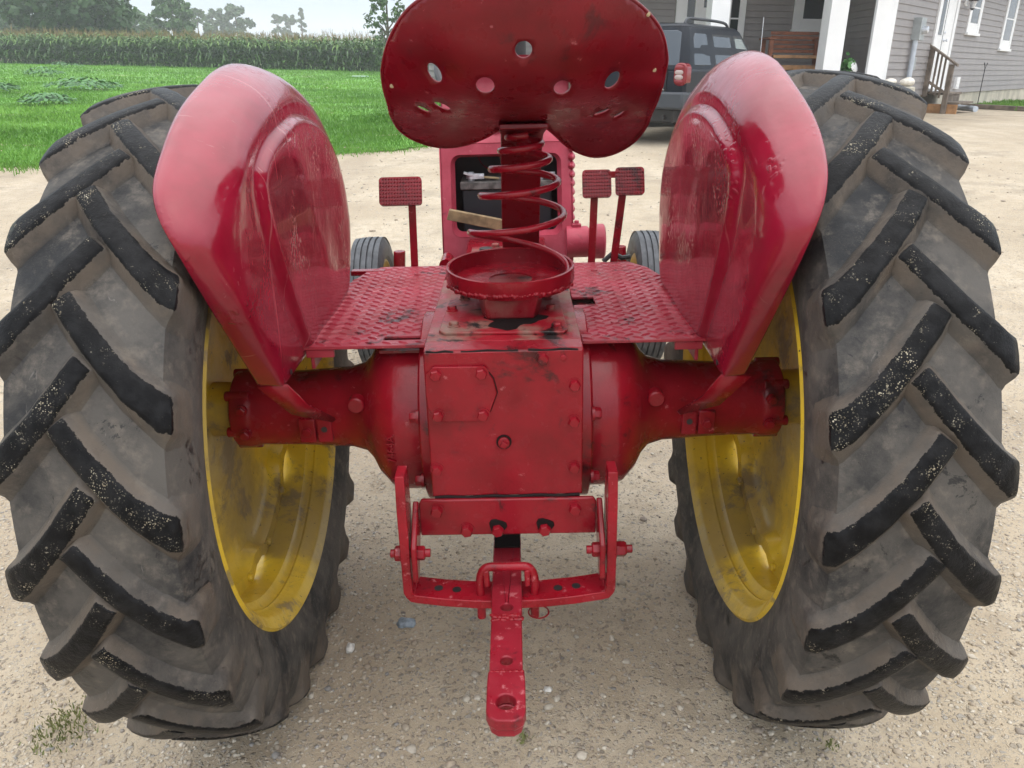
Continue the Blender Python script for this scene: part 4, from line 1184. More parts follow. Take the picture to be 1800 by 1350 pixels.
# ------------------------------------------------------------------ corn
def corn_plant(seed, h=2.35):
    rng = np.random.default_rng(seed); V = []; F = []; MI = []; T = []
    def strip(L, wid, mi, tint):
        b = len(V)
        for i, (p, wv) in enumerate(L):
            V.append(p - wv); V.append(p + wv); T.extend([tint, tint])
        for i in range(len(L) - 1):
            F.append((b + 2 * i, b + 2 * i + 1, b + 2 * i + 3, b + 2 * i + 2)); MI.append(mi)
    for a in (0, PI / 2):
        wv = np.array((math.cos(a), math.sin(a), 0)) * .014
        strip([(np.array((0, 0, -.05)), wv), (np.array((0, 0, h * .85)), wv * .5)], .02, 0, .25)
    plane = rng.uniform(0, PI)
    nl = 12
    for i in range(nl):
        z = h * (.10 + .76 * i / nl) + rng.normal(0, .02); a = plane + (PI if i % 2 else 0) + rng.normal(0, .45)
        L = (.62 + .3 * math.sin(PI * (i + 2) / (nl + 3))) * rng.uniform(.85, 1.15); up = rng.uniform(.8, 1.25)
        d = np.array((math.cos(a), math.sin(a), 0)); sd = np.array((-math.sin(a), math.cos(a), 0)); pts = []
        droop = rng.uniform(.30, 1.05)
        for k in range(6):
            t = k / 5; r = L * t * (1 - .22 * droop * t); zz = z + L * (up * t * .75 - droop * 1.15 * t * t)
            wv = (sd + np.array((0, 0, rng.normal(0, .25)))) * .052 * math.sin(PI * min(1, .18 + .82 * (1 - t))) ** .7 * (1 if k < 5 else .1)
            pts.append((d * r + np.array((0, 0, zz)), wv))
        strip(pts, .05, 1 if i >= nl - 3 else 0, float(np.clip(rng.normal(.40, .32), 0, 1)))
    for i in range(3):
        a = rng.uniform(0, 2 * PI); d = np.array((math.cos(a), math.sin(a), 0)) * rng.uniform(.02, .16)
        strip([(np.array((0, 0, h * .84)), np.array((.006, .006, 0))), (np.array((0, 0, h * .94)) + d * .5, np.array((.010, -.008, 0))), (np.array((0, 0, h * (1.0 + rng.uniform(-.02, .06)))) + d, np.array((.006, .004, 0)))], .01, 2, rng.random())
    return np.array(V), np.array(F), np.array(MI), np.array(T)
variants = [corn_plant(100 + i, 2.35 + .05 * (i % 3)) for i in range(6)]
vmesh = []
for i, (v, f, mi, t) in enumerate(variants):
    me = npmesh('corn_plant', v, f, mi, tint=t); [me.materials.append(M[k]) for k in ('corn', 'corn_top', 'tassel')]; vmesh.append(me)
ca = np.array((-50., 69.9)); cb = np.array((-2.5, 60.7)); cdv = (cb - ca); cn = np.array((-cdv[1], cdv[0])); cn = cn / np.linalg.norm(cn)
if cn[1] < 0: cn = -cn
NC = 300
for i in range(NC):
    p = ca + cdv * (i + RNG.uniform(-.3, .3)) / NC + cn * RNG.normal(0, .08)
    o = bpy.data.objects.new('corn_plant', vmesh[RNG.integers(6)]); COL.objects.link(o)
    o.location = (p[0], p[1], float(gh(p[0], p[1]))); o.rotation_euler = (RNG.normal(0, .05), RNG.normal(0, .05), RNG.uniform(0, 2 * PI)); sc = RNG.normal(1.0, .05); o.scale = (sc, sc, sc)
    tag(o, 'tall green corn plant with brown tassel in the front row of the field', 'corn plant', 'corn plants along the near edge of the field')
VV = []; FF = []; MM = []; TT = []; off = 0
for row in range(1, 15):
    n = 230 if row < 4 else 150
    for i in range(n):
        v, f, mi, t = variants[RNG.integers(6)]
        p = ca + cdv * (i + RNG.uniform(0, 1)) / n + cn * (row * .76 + (row > 8) * (row - 8) * 1.6 + RNG.normal(0, .1))
        a = RNG.uniform(0, 2 * PI); c, s = math.cos(a), math.sin(a); sc = RNG.normal(1.0, .06)
        w_ = np.stack([(v[:, 0] * c - v[:, 1] * s) * sc + p[0], (v[:, 0] * s + v[:, 1] * c) * sc + p[1], v[:, 2] * sc + float(gh(p[0], p[1]))], -1)
        VV.append(w_); FF.append(f + off); MM.append(mi); TT.append(t); off += len(v)
cf = obj('corn_field', npmesh('corn_field', np.concatenate(VV), np.concatenate(FF), np.concatenate(MM), tint=np.concatenate(TT)), ['corn', 'corn_top', 'tassel']); struct(cf, 'stuff')

# ------------------------------------------------------------------ trees beyond the corn
tree('maple_tree', 128, 96, 10.8, 10.2, 'leaf_dark', 'big dark green broadleaf tree, the largest and darkest beyond the corn', 210, 85, .34, .08, seed=1)
tree('maple_tree', 82, 103, 6.8, 4.4, 'leaf_mid', 'mid green tree touching the left side of the big dark tree', 80, 70, .32, .06, seed=2)
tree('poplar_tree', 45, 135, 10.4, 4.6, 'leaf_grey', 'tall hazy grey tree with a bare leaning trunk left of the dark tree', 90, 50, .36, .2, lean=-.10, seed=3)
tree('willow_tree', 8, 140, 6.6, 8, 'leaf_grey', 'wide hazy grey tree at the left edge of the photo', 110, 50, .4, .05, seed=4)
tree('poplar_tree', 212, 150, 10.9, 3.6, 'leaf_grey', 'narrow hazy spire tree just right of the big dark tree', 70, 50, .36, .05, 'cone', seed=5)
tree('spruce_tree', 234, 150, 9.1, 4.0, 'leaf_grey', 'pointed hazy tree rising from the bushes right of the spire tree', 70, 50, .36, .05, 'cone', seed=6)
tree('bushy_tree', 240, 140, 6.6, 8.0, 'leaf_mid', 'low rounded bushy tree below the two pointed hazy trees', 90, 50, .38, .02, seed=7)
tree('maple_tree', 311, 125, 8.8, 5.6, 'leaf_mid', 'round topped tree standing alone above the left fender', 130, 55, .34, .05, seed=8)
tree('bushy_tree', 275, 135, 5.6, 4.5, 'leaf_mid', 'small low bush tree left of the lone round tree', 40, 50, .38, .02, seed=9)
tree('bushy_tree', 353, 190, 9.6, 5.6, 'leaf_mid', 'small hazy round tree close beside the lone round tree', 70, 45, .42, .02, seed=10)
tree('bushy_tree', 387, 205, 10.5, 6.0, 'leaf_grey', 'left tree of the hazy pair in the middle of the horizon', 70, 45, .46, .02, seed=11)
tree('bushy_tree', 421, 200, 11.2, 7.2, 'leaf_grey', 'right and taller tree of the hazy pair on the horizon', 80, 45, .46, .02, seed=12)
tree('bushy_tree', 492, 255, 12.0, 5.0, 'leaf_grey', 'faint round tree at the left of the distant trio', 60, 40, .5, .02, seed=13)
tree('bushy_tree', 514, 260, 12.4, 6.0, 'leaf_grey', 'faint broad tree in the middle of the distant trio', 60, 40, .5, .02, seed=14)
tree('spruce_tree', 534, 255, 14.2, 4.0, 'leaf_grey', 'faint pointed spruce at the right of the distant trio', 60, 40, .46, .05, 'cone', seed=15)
tree('young_tree', 683, 58, 5.1, 2.9, 'leaf_mid', 'slender young tree at the corn edge beside the tractor seat', 150, 12, .13, .10, 'column', seed=16)

# ------------------------------------------------------------------ house
HZ = .57
Pc = np.array((6.87, 16.3)); Dr = np.array((math.sin(R(41)), math.cos(R(41)))); Nr = np.array((Dr[1], -Dr[0]))   # right wing wall, outward normal
P1 = np.array((12.05, 22.26))
Dp = -np.array((math.sin(R(85)), math.cos(R(85)))); Np = np.array((-.087, -.996)); Np = Np / np.linalg.norm(Np)
Np = np.array((Dp[1], -Dp[0])); 
if Np[1] > 0: Np = -Np
PW = np.array((5.6, 19.3))
HOUSE = empty('house', (Pc[0], Pc[1], HZ))
tag(HOUSE, 'low house with grey lap siding, white trim and a covered porch', 'house')
def wp(P, D, N, s, n, z): q = P + D * s + N * n; return Vector((q[0], q[1], z))
def wbox(bm, w, s0, s1, n0, n1, z0, z1):
    P, D, N = w
    a = [bm.verts.new(wp(P, D, N, s, n, z0)) for s, n in ((s0, n0), (s1, n0), (s1, n1), (s0, n1))]
    b = [bm.verts.new(wp(P, D, N, s, n, z1)) for s, n in ((s0, n0), (s1, n0), (s1, n1), (s0, n1))]
    bm.faces.new(a[::-1]); bm.faces.new(b); ring_faces(bm, [a, b])
def siding(bm, w, s0, s1, z0, z1, ex=.127, lip=.018):
    P, D, N = w; z = z0
    while z < z1 - .01:
        t = min(z + ex, z1)
        q = [bm.verts.new(wp(P, D, N, s, n, zz)) for s, n, zz in ((s0, 0, z), (s1, 0, z), (s1, lip, z), (s0, lip, z), (s0, .003, t), (s1, .003, t))]
        bm.faces.new((q[0], q[1], q[2], q[3])); bm.faces.new((q[3], q[2], q[5], q[4])); z = t
HL = HOUSE.location
def hobj(name, bm, mat, parent=None, bevel=0.):
    shift(bm, -HL); return obj(name, bm, mat, parent or HOUSE, bevel=bevel)
WR = (P1, Dr, Nr); WP = (PW, Dp, Np); WF = (Pc, Dp, Np)
s_c = float(np.dot(Pc - P1, Dr))
bm = bmesh.new(); siding(bm, WR, s_c, 9.5, .93, 3.75, lip=.020); siding(bm, WP, -2.6, 7.5, 1.05, 4.2, lip=.032)
siding(bm, (Pc, np.array((-Dr[1] * 0 + .05, .9987)), np.array((-.9987, .05))), 0, 3.2, 1.0, 3.75)
hobj('wall', bm, 'siding')
bm = bmesh.new(); wbox(bm, WR, s_c, 9.5, -.2, -.012, .2, .935); hobj('foundation', bm, 'concrete')
bm = bmesh.new(); wbox(bm, WR, s_c - .02, s_c + .20, -.05, .035, .55, 3.75); wbox(bm, WF, -.03, .30, -.05, .035, .55, 3.75)
hobj('corner_trim', bm, 'white', bevel=.004)
def window(w, s0, s1, z0, z1, fw=.12, glass='window_glass', bars=1, name='window', tr=.04):
    bm = bmesh.new()
    wbox(bm, w, s0, s0 + fw, .0, tr, z0, z1); wbox(bm, w, s1 - fw, s1, .0, tr, z0, z1); wbox(bm, w, s0 + fw, s1 - fw, .0, tr - .003, z1 - fw, z1); wbox(bm, w, s0 + fw, s1 - fw, .0, tr - .003, z0, z0 + fw)
    wbox(bm, w, s0 - .03, s1 + .03, .0, tr + .04, z0 - .06, z0 - .002)
    o = hobj(name, bm, 'white', bevel=.004)
    bm = bmesh.new(); wbox(bm, w, s0 + fw - .01, s1 - fw + .01, .005, .026, z0 + fw - .01, z1 - fw + .01); hobj('pane', bm, glass, o)
    bm = bmesh.new(); k = .045
    a, b, c, d = s0 + fw, s1 - fw, z0 + fw, z1 - fw
    wbox(bm, w, a, a + k, .012, .032, c, d); wbox(bm, w, b - k, b, .012, .032, c, d); wbox(bm, w, a + k, b - k, .012, .030, c, c + k); wbox(bm, w, a + k, b - k, .012, .030, d - k, d)
    for i in range(bars):
        zz = c + (d - c) * (i + 1) / (bars + 1); wbox(bm, w, a + k, b - k, .012, .028, zz - .015, zz + .015)
    hobj('sash', bm, 'white', o)
    return o
window(WR, -2.72, -1.66, 2.24, 3.30, .16, bars=1)
window(WR, .72, 1.92, 1.96, 3.40, .16, bars=1)
# side door with glass and sidelight
bm = bmesh.new(); wbox(bm, WR, -5.12, -4.98, 0, .05, 1.05, 3.3); wbox(bm, WR, -3.86, -3.70, 0, .05, 1.05, 3.3); wbox(bm, WR, -4.98, -3.86, 0, .047, 3.15, 3.3); wbox(bm, WR, -4.98, -3.86, .0, .12, 1.0, 1.06)
df = hobj('door_frame', bm, 'white', bevel=.004)
bm = bmesh.new(); wbox(bm, WR, -4.97, -3.87, 0, .028, 1.06, 3.15); sd = hobj('side_door', bm, 'white')
bm = bmesh.new(); wbox(bm, WR, -4.86, -4.60, .02, .032, 2.12, 3.0); wbox(bm, WR, -4.50, -4.47, .02, .0325, 1.3, 3.0); hobj('door_glass', bm, 'window_glass', sd)
for z in (2.02, 2.17):
    bm = bmesh.new(); p = wp(*WR, -4.38, .025, z); lathe(bm, [(0, .03), (.02, .03), (.03, .012), (.055, .012), (.06, .03), (.085, .028), (.09, .01)] if z < 2.1 else [(0, .03), (.02, .028), (.025, .01)], p, (Nr[0], Nr[1], 0), 16); hobj('handle', bm, 'lead', sd)
bm = bmesh.new(); wbox(bm, WR, -2.82, -2.55, .005, .07, 1.02, 1.28)
for k in range(3): wbox(bm, WR, -2.79, -2.58, .0715, .075, 1.05 + .075 * k, 1.085 + .075 * k)
hobj('vent', bm, 'white', bevel=.004)
# porch
WPB = (PW + Np * .016, Dp, Np)
bm = bmesh.new(); wbox(bm, WF, -.2, 7.5, -3.2, -.05, .95, 1.14); wbox(bm, WF, .1, 7.5, -.11, -.07, .5, .95); hobj('porch_floor', bm, 'deck')
bm = bmesh.new(); wbox(bm, WF, -1.0, 7.6, -3.3, .1, 4.12, 4.18); hobj('porch_ceiling', bm, 'white')
for s0, s1 in ((.80, 1.14), (3.02, 3.36), (5.4, 5.74)):
    bm = bmesh.new(); wbox(bm, WF, s0, s1, -.36, -.02, 1.142, 4.12); wbox(bm, WF, s0 - .03, s1 + .03, -.39, .01, 1.142, 1.30); hobj('porch_post', bm, 'white', bevel=.006)
window(WPB, -1.33, -.42, 2.22, 3.3, .17, 'porch_glass', bars=0, name='porch_window')
bm = bmesh.new(); wbox(bm, WPB, .66, .80, 0, .05, 1.15, 3.4); wbox(bm, WPB, 1.95, 2.19, 0, .05, 1.15, 3.4); wbox(bm, WPB, .80, 1.95, 0, .047, 3.2, 3.4); wbox(bm, WPB, .98, 1.12, .0, .046, 1.15, 3.2); wbox(bm, WPB, 1.72, 1.78, .0, .046, 1.15, 3.2)
ed = hobj('entry_door_frame', bm, 'white', bevel=.004)
bm = bmesh.new(); wbox(bm, WPB, 1.12, 1.72, 0, .03, 1.16, 3.2); e2 = hobj('entry_door', bm, 'white')
bm = bmesh.new(); wbox(bm, WPB, 1.25, 1.59, .027, .034, 2.62, 3.05); hobj('door_glass', bm, 'porch_glass', e2)
bm = bmesh.new(); wbox(bm, WPB, .80, .98, 0, .026, 1.2, 3.2); wbox(bm, WPB, 1.78, 1.95, 0, .026, 1.2, 3.2); sl = hobj('sidelight', bm, 'porch_glass', ed)
bm = bmesh.new()
for k in range(1, 5):
    wbox(bm, WPB, .80, .98, .018, .03, 1.2 + .4 * k, 1.23 + .4 * k); wbox(bm, WPB, 1.78, 1.95, .018, .03, 1.2 + .4 * k, 1.23 + .4 * k)
hobj('muntin', bm, 'white', sl)
# roof over both wings
bm = bmesh.new()
q = [wp(*WR, s_c - .9, .55, 3.78), wp(*WR, 9.9, .55, 3.78), wp(*WR, 9.9, -4.5, 5.6), wp(*WR, s_c - .9, -4.5, 5.6)]
q2 = [p + Vector((0, 0, -.12)) for p in q]
a = [bm.verts.new(p) for p in q]; b = [bm.verts.new(p) for p in q2]; bm.faces.new(a); bm.faces.new(b[::-1]); ring_faces(bm, [a, b])
q = [wp(*WF, -.6, .3, 4.2), wp(*WF, 7.9, .3, 4.2), wp(*WF, 7.9, -6.5, 6.3), wp(*WF, -.6, -6.5, 6.3)]
a = [bm.verts.new(p + Vector((0, 0, .12))) for p in q]; b = [bm.verts.new(p) for p in q]; bm.faces.new(a); bm.faces.new(b[::-1]); ring_faces(bm, [a, b])
hobj('roof', bm, 'roof')

def at_wall(name, w, s, n, z, label, cat):
    p = wp(*w, s, n, z); o = empty(name, p); tag(o, label, cat); return o, p
# electric meter
em, p = at_wall('electric_meter', WR, -6.2, .02, HZ, 'grey electric meter box with conduit pipes on the grey siding', 'meter')
def lobj(name, bm, mat, root, p, bevel=0.): shift(bm, -p); return obj(name, bm, mat, root, bevel=bevel)
bm = bmesh.new(); wbox(bm, WR, -6.56, -6.26, .0, .17, 1.97, 2.38); lobj('meter_box', bm, 'meter', em, p, .006)
bm = bmesh.new(); lathe(bm, [(0, .075), (.05, .075), (.09, .065), (.10, .04)], wp(*WR, -6.40, .17, 2.16), (Nr[0], Nr[1], 0), 24); lobj('meter_dial', bm, 'lead', em, p)
bm = bmesh.new(); tube(bm, [wp(*WR, -6.50, .09, 2.0), wp(*WR, -6.50, .09, .60)], .05, 14); tube(bm, [wp(*WR, -6.32, .06, 2.0), wp(*WR, -6.32, .06, 1.6), wp(*WR, -6.36, .05, 1.3), wp(*WR, -6.36, .05, .9)], .022, 10); lobj('conduit', bm, 'conduit', em, p)
bm = bmesh.new(); wbox(bm, WR, -6.36, -6.20, .01, .09, 1.42, 1.66); lobj('junction_box', bm, 'meter', em, p, .004)
# wall lantern
wl_, p = at_wall('wall_lantern', WR, -3.12, .02, 2.86, 'black wall lantern hanging beside the side door', 'lantern')
bm = bmesh.new(); wbox(bm, WR, -3.22, -3.04, 0, .04, 2.76, 3.02); lobj('mounting_plate', bm, 'white', wl_, p, .004)
bm = bmesh.new(); c = wp(*WR, -3.12, .16, 2.80); lathe(bm, [(.10, .01), (.09, .09), (.06, .12), (.05, .07)], c, (0, 0, 1), 16); tube(bm, [wp(*WR, -3.12, .03, 2.92), wp(*WR, -3.12, .16, 2.97), c + Vector((0, 0, .09))], .015, 8); lathe(bm, [(-.13, .01), (-.10, .05), (-.09, .05)], c, (0, 0, 1), 16); lobj('lantern_cap', bm, 'black', wl_, p)
bm = bmesh.new(); lathe(bm, [(-.09, .045), (.05, .075)], c, (0, 0, 1), 12); lobj('lantern_glass', bm, 'lead', wl_, p)
# steps with railing
st, p = at_wall('wooden_steps', WR, -4.2, 1.0, HZ, 'weathered wooden steps with a sloping handrail below the side door', 'steps')
bm = bmesh.new(); wbox(bm, WR, -5.06, -3.8, .03, .46, .94, .985); lobj('tread', bm, 'deck', st, p, .004)
bm = bmesh.new(); wbox(bm, WR, -5.02, -3.84, .46, .74, .76, .80); lobj('tread', bm, 'deck', st, p, .004)
bm = bmesh.new(); wbox(bm, WR, -5.03, -4.98, .04, .72, HZ - .05, .755); lobj('stringer', bm, 'cedar_light', st, p)
bm = bmesh.new(); wbox(bm, WR, -5.03, -3.84, .40, .44, HZ - .05, .935); lobj('riser', bm, 'deck', st, p)
bm = bmesh.new(); wbox(bm, WR, -5.16, -5.06, .01, .10, .90, 1.87); lobj('post', bm, 'deck', st, p, .004)
bm = bmesh.new(); wbox(bm, WR, -5.16, -5.06, .44, .53, HZ - .05, 1.54); lobj('post', bm, 'deck', st, p, .004)
bm = bmesh.new()
def slat(n0, z0, n1, z1, t=.045, s0=-5.18, s1=-5.04):
    a = [bm.verts.new(wp(*WR, s, n, z)) for s, n, z in ((s0, n0, z0), (s1, n0, z0), (s1, n0, z0 + t), (s0, n0, z0 + t))]
    b = [bm.verts.new(wp(*WR, s, n, z)) for s, n, z in ((s0, n1, z1), (s1, n1, z1), (s1, n1, z1 + t), (s0, n1, z1 + t))]
    bm.faces.new(a[::-1]); bm.faces.new(b); ring_faces(bm, [a, b])
slat(-.0, 1.885, .60, 1.50); lobj('handrail', bm, 'deck', st, p, .003)
bm = bmesh.new(); slat(.10, 1.16, .44, .96, .06, -5.13, -5.09); lobj('lower_rail', bm, 'deck', st, p, .003)
for k in range(3):
    n = .16 + .085 * k; zt = 1.885 - n * .64; bm = bmesh.new(); wbox(bm, WR, -5.125, -5.095, n, n + .035, zt - .80, zt + .01); lobj('baluster', bm, 'deck', st, p)
# shepherd hook
sh, p = at_wall('plant_hook', WR, -1.7, .35, HZ, 'thin black forked garden hook stuck in the ground by the siding', 'plant hook')
bm = bmesh.new(); tube(bm, [wp(*WR, -1.7, .35, HZ - .1), wp(*WR, -1.7, .35, 1.50)], .010, 8)
for d in (-1, 1): tube(bm, catmull([wp(*WR, -1.7, .35, 1.45), wp(*WR, -1.7 + d * .06, .35, 1.52), wp(*WR, -1.7 + d * .14, .35, 1.60), wp(*WR, -1.7 + d * .16, .35, 1.56)], 12), .008, 6)
lobj('hook', bm, 'black', sh, p)
# pipe on the ground
bm = bmesh.new(); a = Vector((9.9, 20.6, HZ + .08)); b = Vector((10.05, 18.65, HZ + .075)); tube(bm, [a, b], .062, 16); shift(bm, -a)
o = obj('drain_pipe', bm, 'conduit', loc=a); tag(o, 'pale grey drain pipe lying on the gravel by the steps', 'pipe')
bm = bmesh.new(); box(bm, (0, 0, 0), (2.6, .16, .10)); o = obj('landscape_timber', bm, 'deck', loc=(11.2, 20.6, HZ + .05), bevel=.01); o.rotation_euler.z = R(-62); tag(o, 'old landscape timber edging the grass strip by the foundation', 'timber')
# rocks and planter at the porch
for (s, n, sz, lab) in ((-.40, .25, (.13, .10, .08), 'larger rounded white rock beside the conduit pipe'), (-.12, .15, (.12, .09, .06), 'flatter white rock at the foot of the white corner trim')):
    q = Pc + Dp * s + Np * n; v, f = ico(3); v = v * (1 + .1 * np.sin(4 * v[:, :1] + 2 * v[:, 1:2])) * np.array(sz)
    o = obj('rock', npmesh('rock', v, f, smooth=True), 'gravel_white', loc=(q[0], q[1], 1.22)); tag(o, lab, 'rock')
pr, p = at_wall('rock_ledge', WF, -.35, .35, HZ, 'low stone ledge under the white rocks at the house corner', 'ledge')
bm = bmesh.new(); wbox(bm, WF, -.50, .05, .04, .40, HZ - .1, 1.14); lobj('ledge_block', bm, 'concrete', pr, p, .02)
pl_, p = at_wall('planter', WF, .60, -.18, 1.142, 'white bucket planter with green leaves between the white post and corner', 'planter')
bm = bmesh.new(); lathe(bm, [(0, .11), (.24, .13), (.25, .135), (.24, .12)], p, (0, 0, 1), 24); lobj('bucket', bm, 'white', pl_, p)
c = RNG.normal(0, 1, (160, 3)) * np.array((.055, .05, .06)) + np.array((.02, 0, .33)); V, F = cards(c, RNG.standard_normal((160, 3)) + np.array((0, -.8, .6)), .07); obj('leaves', npmesh('leaves', V, F, tint=np.repeat(RNG.random(160), 4)), 'weed', pl_)
bm = bmesh.new(); lathe(bm, [(-.05, .10), (-.03, .14), (.0, .12), (.03, .04)], p + Vector((.13, -.02, .36)), (.7, -.6, .5), 16); lobj('flower', bm, 'white', pl_, p)
# porch swing
sg, p = at_wall('porch_swing', (np.array((6.2, 17.55)), Dp, Np), .6, 0, 1.142, 'reddish brown slatted wooden bench with armrests on the porch', 'bench')
WS = (np.array((6.2, 17.55)), Dp, Np)
bm = bmesh.new()
for k in range(5): wbox(bm, WS, .02, 1.02, -.30 - .02 * k, -.27 - .02 * k, 1.72 + .085 * k, 1.72 + .085 * k + .062)
lobj('backrest', bm, 'cedar', sg, p, .006)
bm = bmesh.new(); wbox(bm, WS, .0, 1.14, -.28, .22, 1.615, 1.675); lobj('seat', bm, 'cedar_light', sg, p, .006)
for s in (.06, 1.18):
    bm = bmesh.new(); wbox(bm, WS, s - .06, s + .10, -.30, .26, 1.955, 1.99); wbox(bm, WS, s - .02, s + .06, .14, .22, 1.32, 1.955); wbox(bm, WS, s - .02, s + .06, -.28, -.20, 1.32, 1.955); lobj('armrest', bm, 'cedar', sg, p, .006)
bm = bmesh.new(); wbox(bm, WS, .1, 1.12, .15, .20, 1.40, 1.49); wbox(bm, WS, .0, 1.14, -.27, -.22, 1.42, 1.49); lobj('stretcher', bm, 'cedar_light', sg, p, .005)
for s in (.06, 1.18):
    for n in (-.24, .18):
        bm = bmesh.new(); wbox(bm, WS, s - .03, s + .05, n - .04, n + .04, 1.142, 1.32); lobj('leg', bm, 'cedar', sg, p)

# ------------------------------------------------------------------ SUV
SUV = empty('parked_suv', (2.44, 12.37, .385))
hd = R(36)
SUV.rotation_euler = (0, 0, PI / 2 - hd); SUV.scale = (.93, .93, .95)
tag(SUV, 'dark blue grey SUV parked with its tailgate towards the tractor', 'suv')
# local: x forward, y left, z up; origin at the rear right corner
W_ = 1.80; yc = W_ / 2
def sbox(bm, x0, x1, y0, y1, z0, z1): return box(bm, ((x0 + x1) / 2, (y0 + y1) / 2, (z0 + z1) / 2), (x1 - x0, y1 - y0, z1 - z0))
bm = bmesh.new()
low = [(.10, .50), (.05, .62), (.03, .85), (.06, 1.09), (3.05, 1.09), (3.4, 1.06), (4.15, .98), (4.32, .85), (4.34, .55), (4.2, .42), (3.98, .42), (3.93, .62), (3.75, .75), (3.45, .75), (3.25, .62), (3.2, .40), (1.25, .40), (1.2, .62), (1.02, .75), (.70, .75), (.52, .62), (.47, .50)]
prism(bm, low, lambda x, z: (x, .02, z), lambda x, z: (x, W_ - .02, z))
body = obj('body', bm, 'suv', SUV, bevel=.05)
bm = bmesh.new()   # greenhouse
def gsec(z, x0, x1, iy): return [(x0, iy + .10, z), (x0 + .10, iy, z), (x1 - .1, iy, z), (x1, iy + .12, z), (x1, W_ - iy - .12, z), (x1 - .1, W_ - iy, z), (x0 + .10, W_ - iy, z), (x0, W_ - iy - .10, z)]
rows = [[bm.verts.new(p) for p in gsec(*a)] for a in ((1.07, .055, 3.25, .035), (1.35, .12, 2.90, .085), (1.66, .20, 2.50, .165), (1.715, .24, 2.40, .20), (1.74, .36, 2.25, .30))]
ring_faces(bm, rows); bm.faces.new(rows[-1])
gh_ = obj('cabin', bm, 'suv', SUV, ang=60, bevel=.04)
def gy(z): return float(np.interp(z, [1.07, 1.35, 1.66], [.035, .085, .165]))
def gx(z): return float(np.interp(z, [1.07, 1.35, 1.66], [.055, .12, .20]))
def side_pane(poly, mat, name='side_window', off=.006, par=None):
    for sd_ in (0, 1):
        bm = bmesh.new(); Y = lambda z, o: (gy(z) - o) if sd_ == 0 else (W_ - gy(z) + o)
        prism(bm, poly, lambda x, z: (x, Y(z, -.01), z), lambda x, z: (x, Y(z, off), z)); obj(name, bm, mat, SUV, bevel=.006)
side_pane([(.36, 1.14), (.42, 1.52), (.50, 1.60), (.92, 1.60), (1.00, 1.14)], 'suv_glass')
side_pane([(1.16, 1.12), (1.14, 1.60), (1.96, 1.60), (2.04, 1.12)], 'black', 'window_surround', .003)
side_pane([(1.20, 1.15), (1.18, 1.57), (1.88, 1.57), (1.96, 1.15)], 'suv_glass')
side_pane([(2.10, 1.12), (2.03, 1.61), (2.42, 1.61), (2.80, 1.30), (3.02, 1.12)], 'black', 'window_surround', .003)
side_pane([(2.15, 1.15), (2.09, 1.56), (2.40, 1.56), (2.72, 1.30), (2.88, 1.15)], 'suv_clear')
for yd in (0, 1):
    bm = bmesh.new(); yy = .02 if yd == 0 else W_ - .02; k = -1 if yd == 0 else 1
    for x in (1.08, 2.02): box(bm, (x, yy + k * .0, .80), (.012, .008, .60))
    box(bm, (1.75, yy + k * .005, .70), (3.0, .02, .10)); obj('door_seam', bm, 'black', SUV)
    for x in (1.30, 2.22):
        bm = bmesh.new(); box(bm, (x, yy + k * .015, .98), (.16, .03, .035)); obj('door_handle', bm, 'suv', SUV, bevel=.008)
# rear window
bm = bmesh.new()
prism(bm, [(.17, 1.13), (.22, 1.60), (.30, 1.63), (W_ - .30, 1.63), (W_ - .22, 1.60), (W_ - .17, 1.13)], lambda y, z: (gx(z) + .01, y, z), lambda y, z: (gx(z) - .008, y, z))
rw = obj('rear_window', bm, 'suv_glass', SUV, bevel=.008)
bm = bmesh.new(); tube(bm, [(gx(1.66) - .01, .62, 1.67), (gx(1.6) - .04, .60, 1.58), (gx(1.5) - .03, .66, 1.50), (gx(1.5) - .03, .95, 1.48)], .018, 8); obj('wiper', bm, 'black', rw)
bm = bmesh.new(); sbox(bm, .005, .06, .50, .72, .93, 1.02); obj('tailgate_handle', bm, 'suv', SUV, bevel=.012)
for yy in (.34, W_ - .35):
    bm = bmesh.new(); sbox(bm, .012, .06, yy, yy + .01, .62, 1.1); obj('tailgate_seam', bm, 'black', SUV)
for yd in (0, 1):
    y0, y1 = (.0, .23) if yd == 0 else (W_ - .23, W_)
    bm = bmesh.new(); prism(bm, rrect(y0 + .005, y1 - .005, .84, 1.17, .09), lambda y, z: (.20, y, z), lambda y, z: (.012, y, z)); tl = obj('taillight', bm, 'lamp_red', SUV, bevel=.02)
    ym = (y0 + y1) / 2 + (.015 if yd == 0 else -.015)
    for zc, m_ in ((1.10, 'lamp_red'), (1.035, 'lamp_clear'), (.965, 'lamp_clear'), (.90, 'lamp_red')):
        bm = bmesh.new(); lathe(bm, [(0, .072), (.012, .07), (.022, .05), (.026, .01)], (.016, ym, zc), (-1, 0, 0), 24)
        for v in bm.verts: v.co.z = zc + (v.co.z - zc) * .55
        obj('lens', bm, m_, tl)
bm = bmesh.new(); sbox(bm, -.10, .16, -.01, W_ + .01, .50, .755); sbox(bm, .0, .42, -.012, .06, .50, .75); obj('rear_bumper', bm, 'suv_plastic', SUV, bevel=.04)
bm = bmesh.new(); sbox(bm, .05, .5, .2, W_ - .2, .30, .50); obj('underbody', bm, 'black', SUV, bevel=.02)
bm = bmesh.new(); tube(bm, [(-.02, .35, .38), (.5, .35, .38)], .035, 10); obj('exhaust', bm, 'dark_iron', SUV)
for yd in (.30, W_ - .30):
    bm = bmesh.new(); tube(bm, catmull([(.42, yd, 1.725), (.50, yd, 1.79), (.7, yd, 1.81), (1.5, yd, 1.81), (2.0, yd, 1.79), (2.14, yd, 1.725)], 24), .022, 10); obj('roof_rail', bm, 'suv_plastic', SUV)
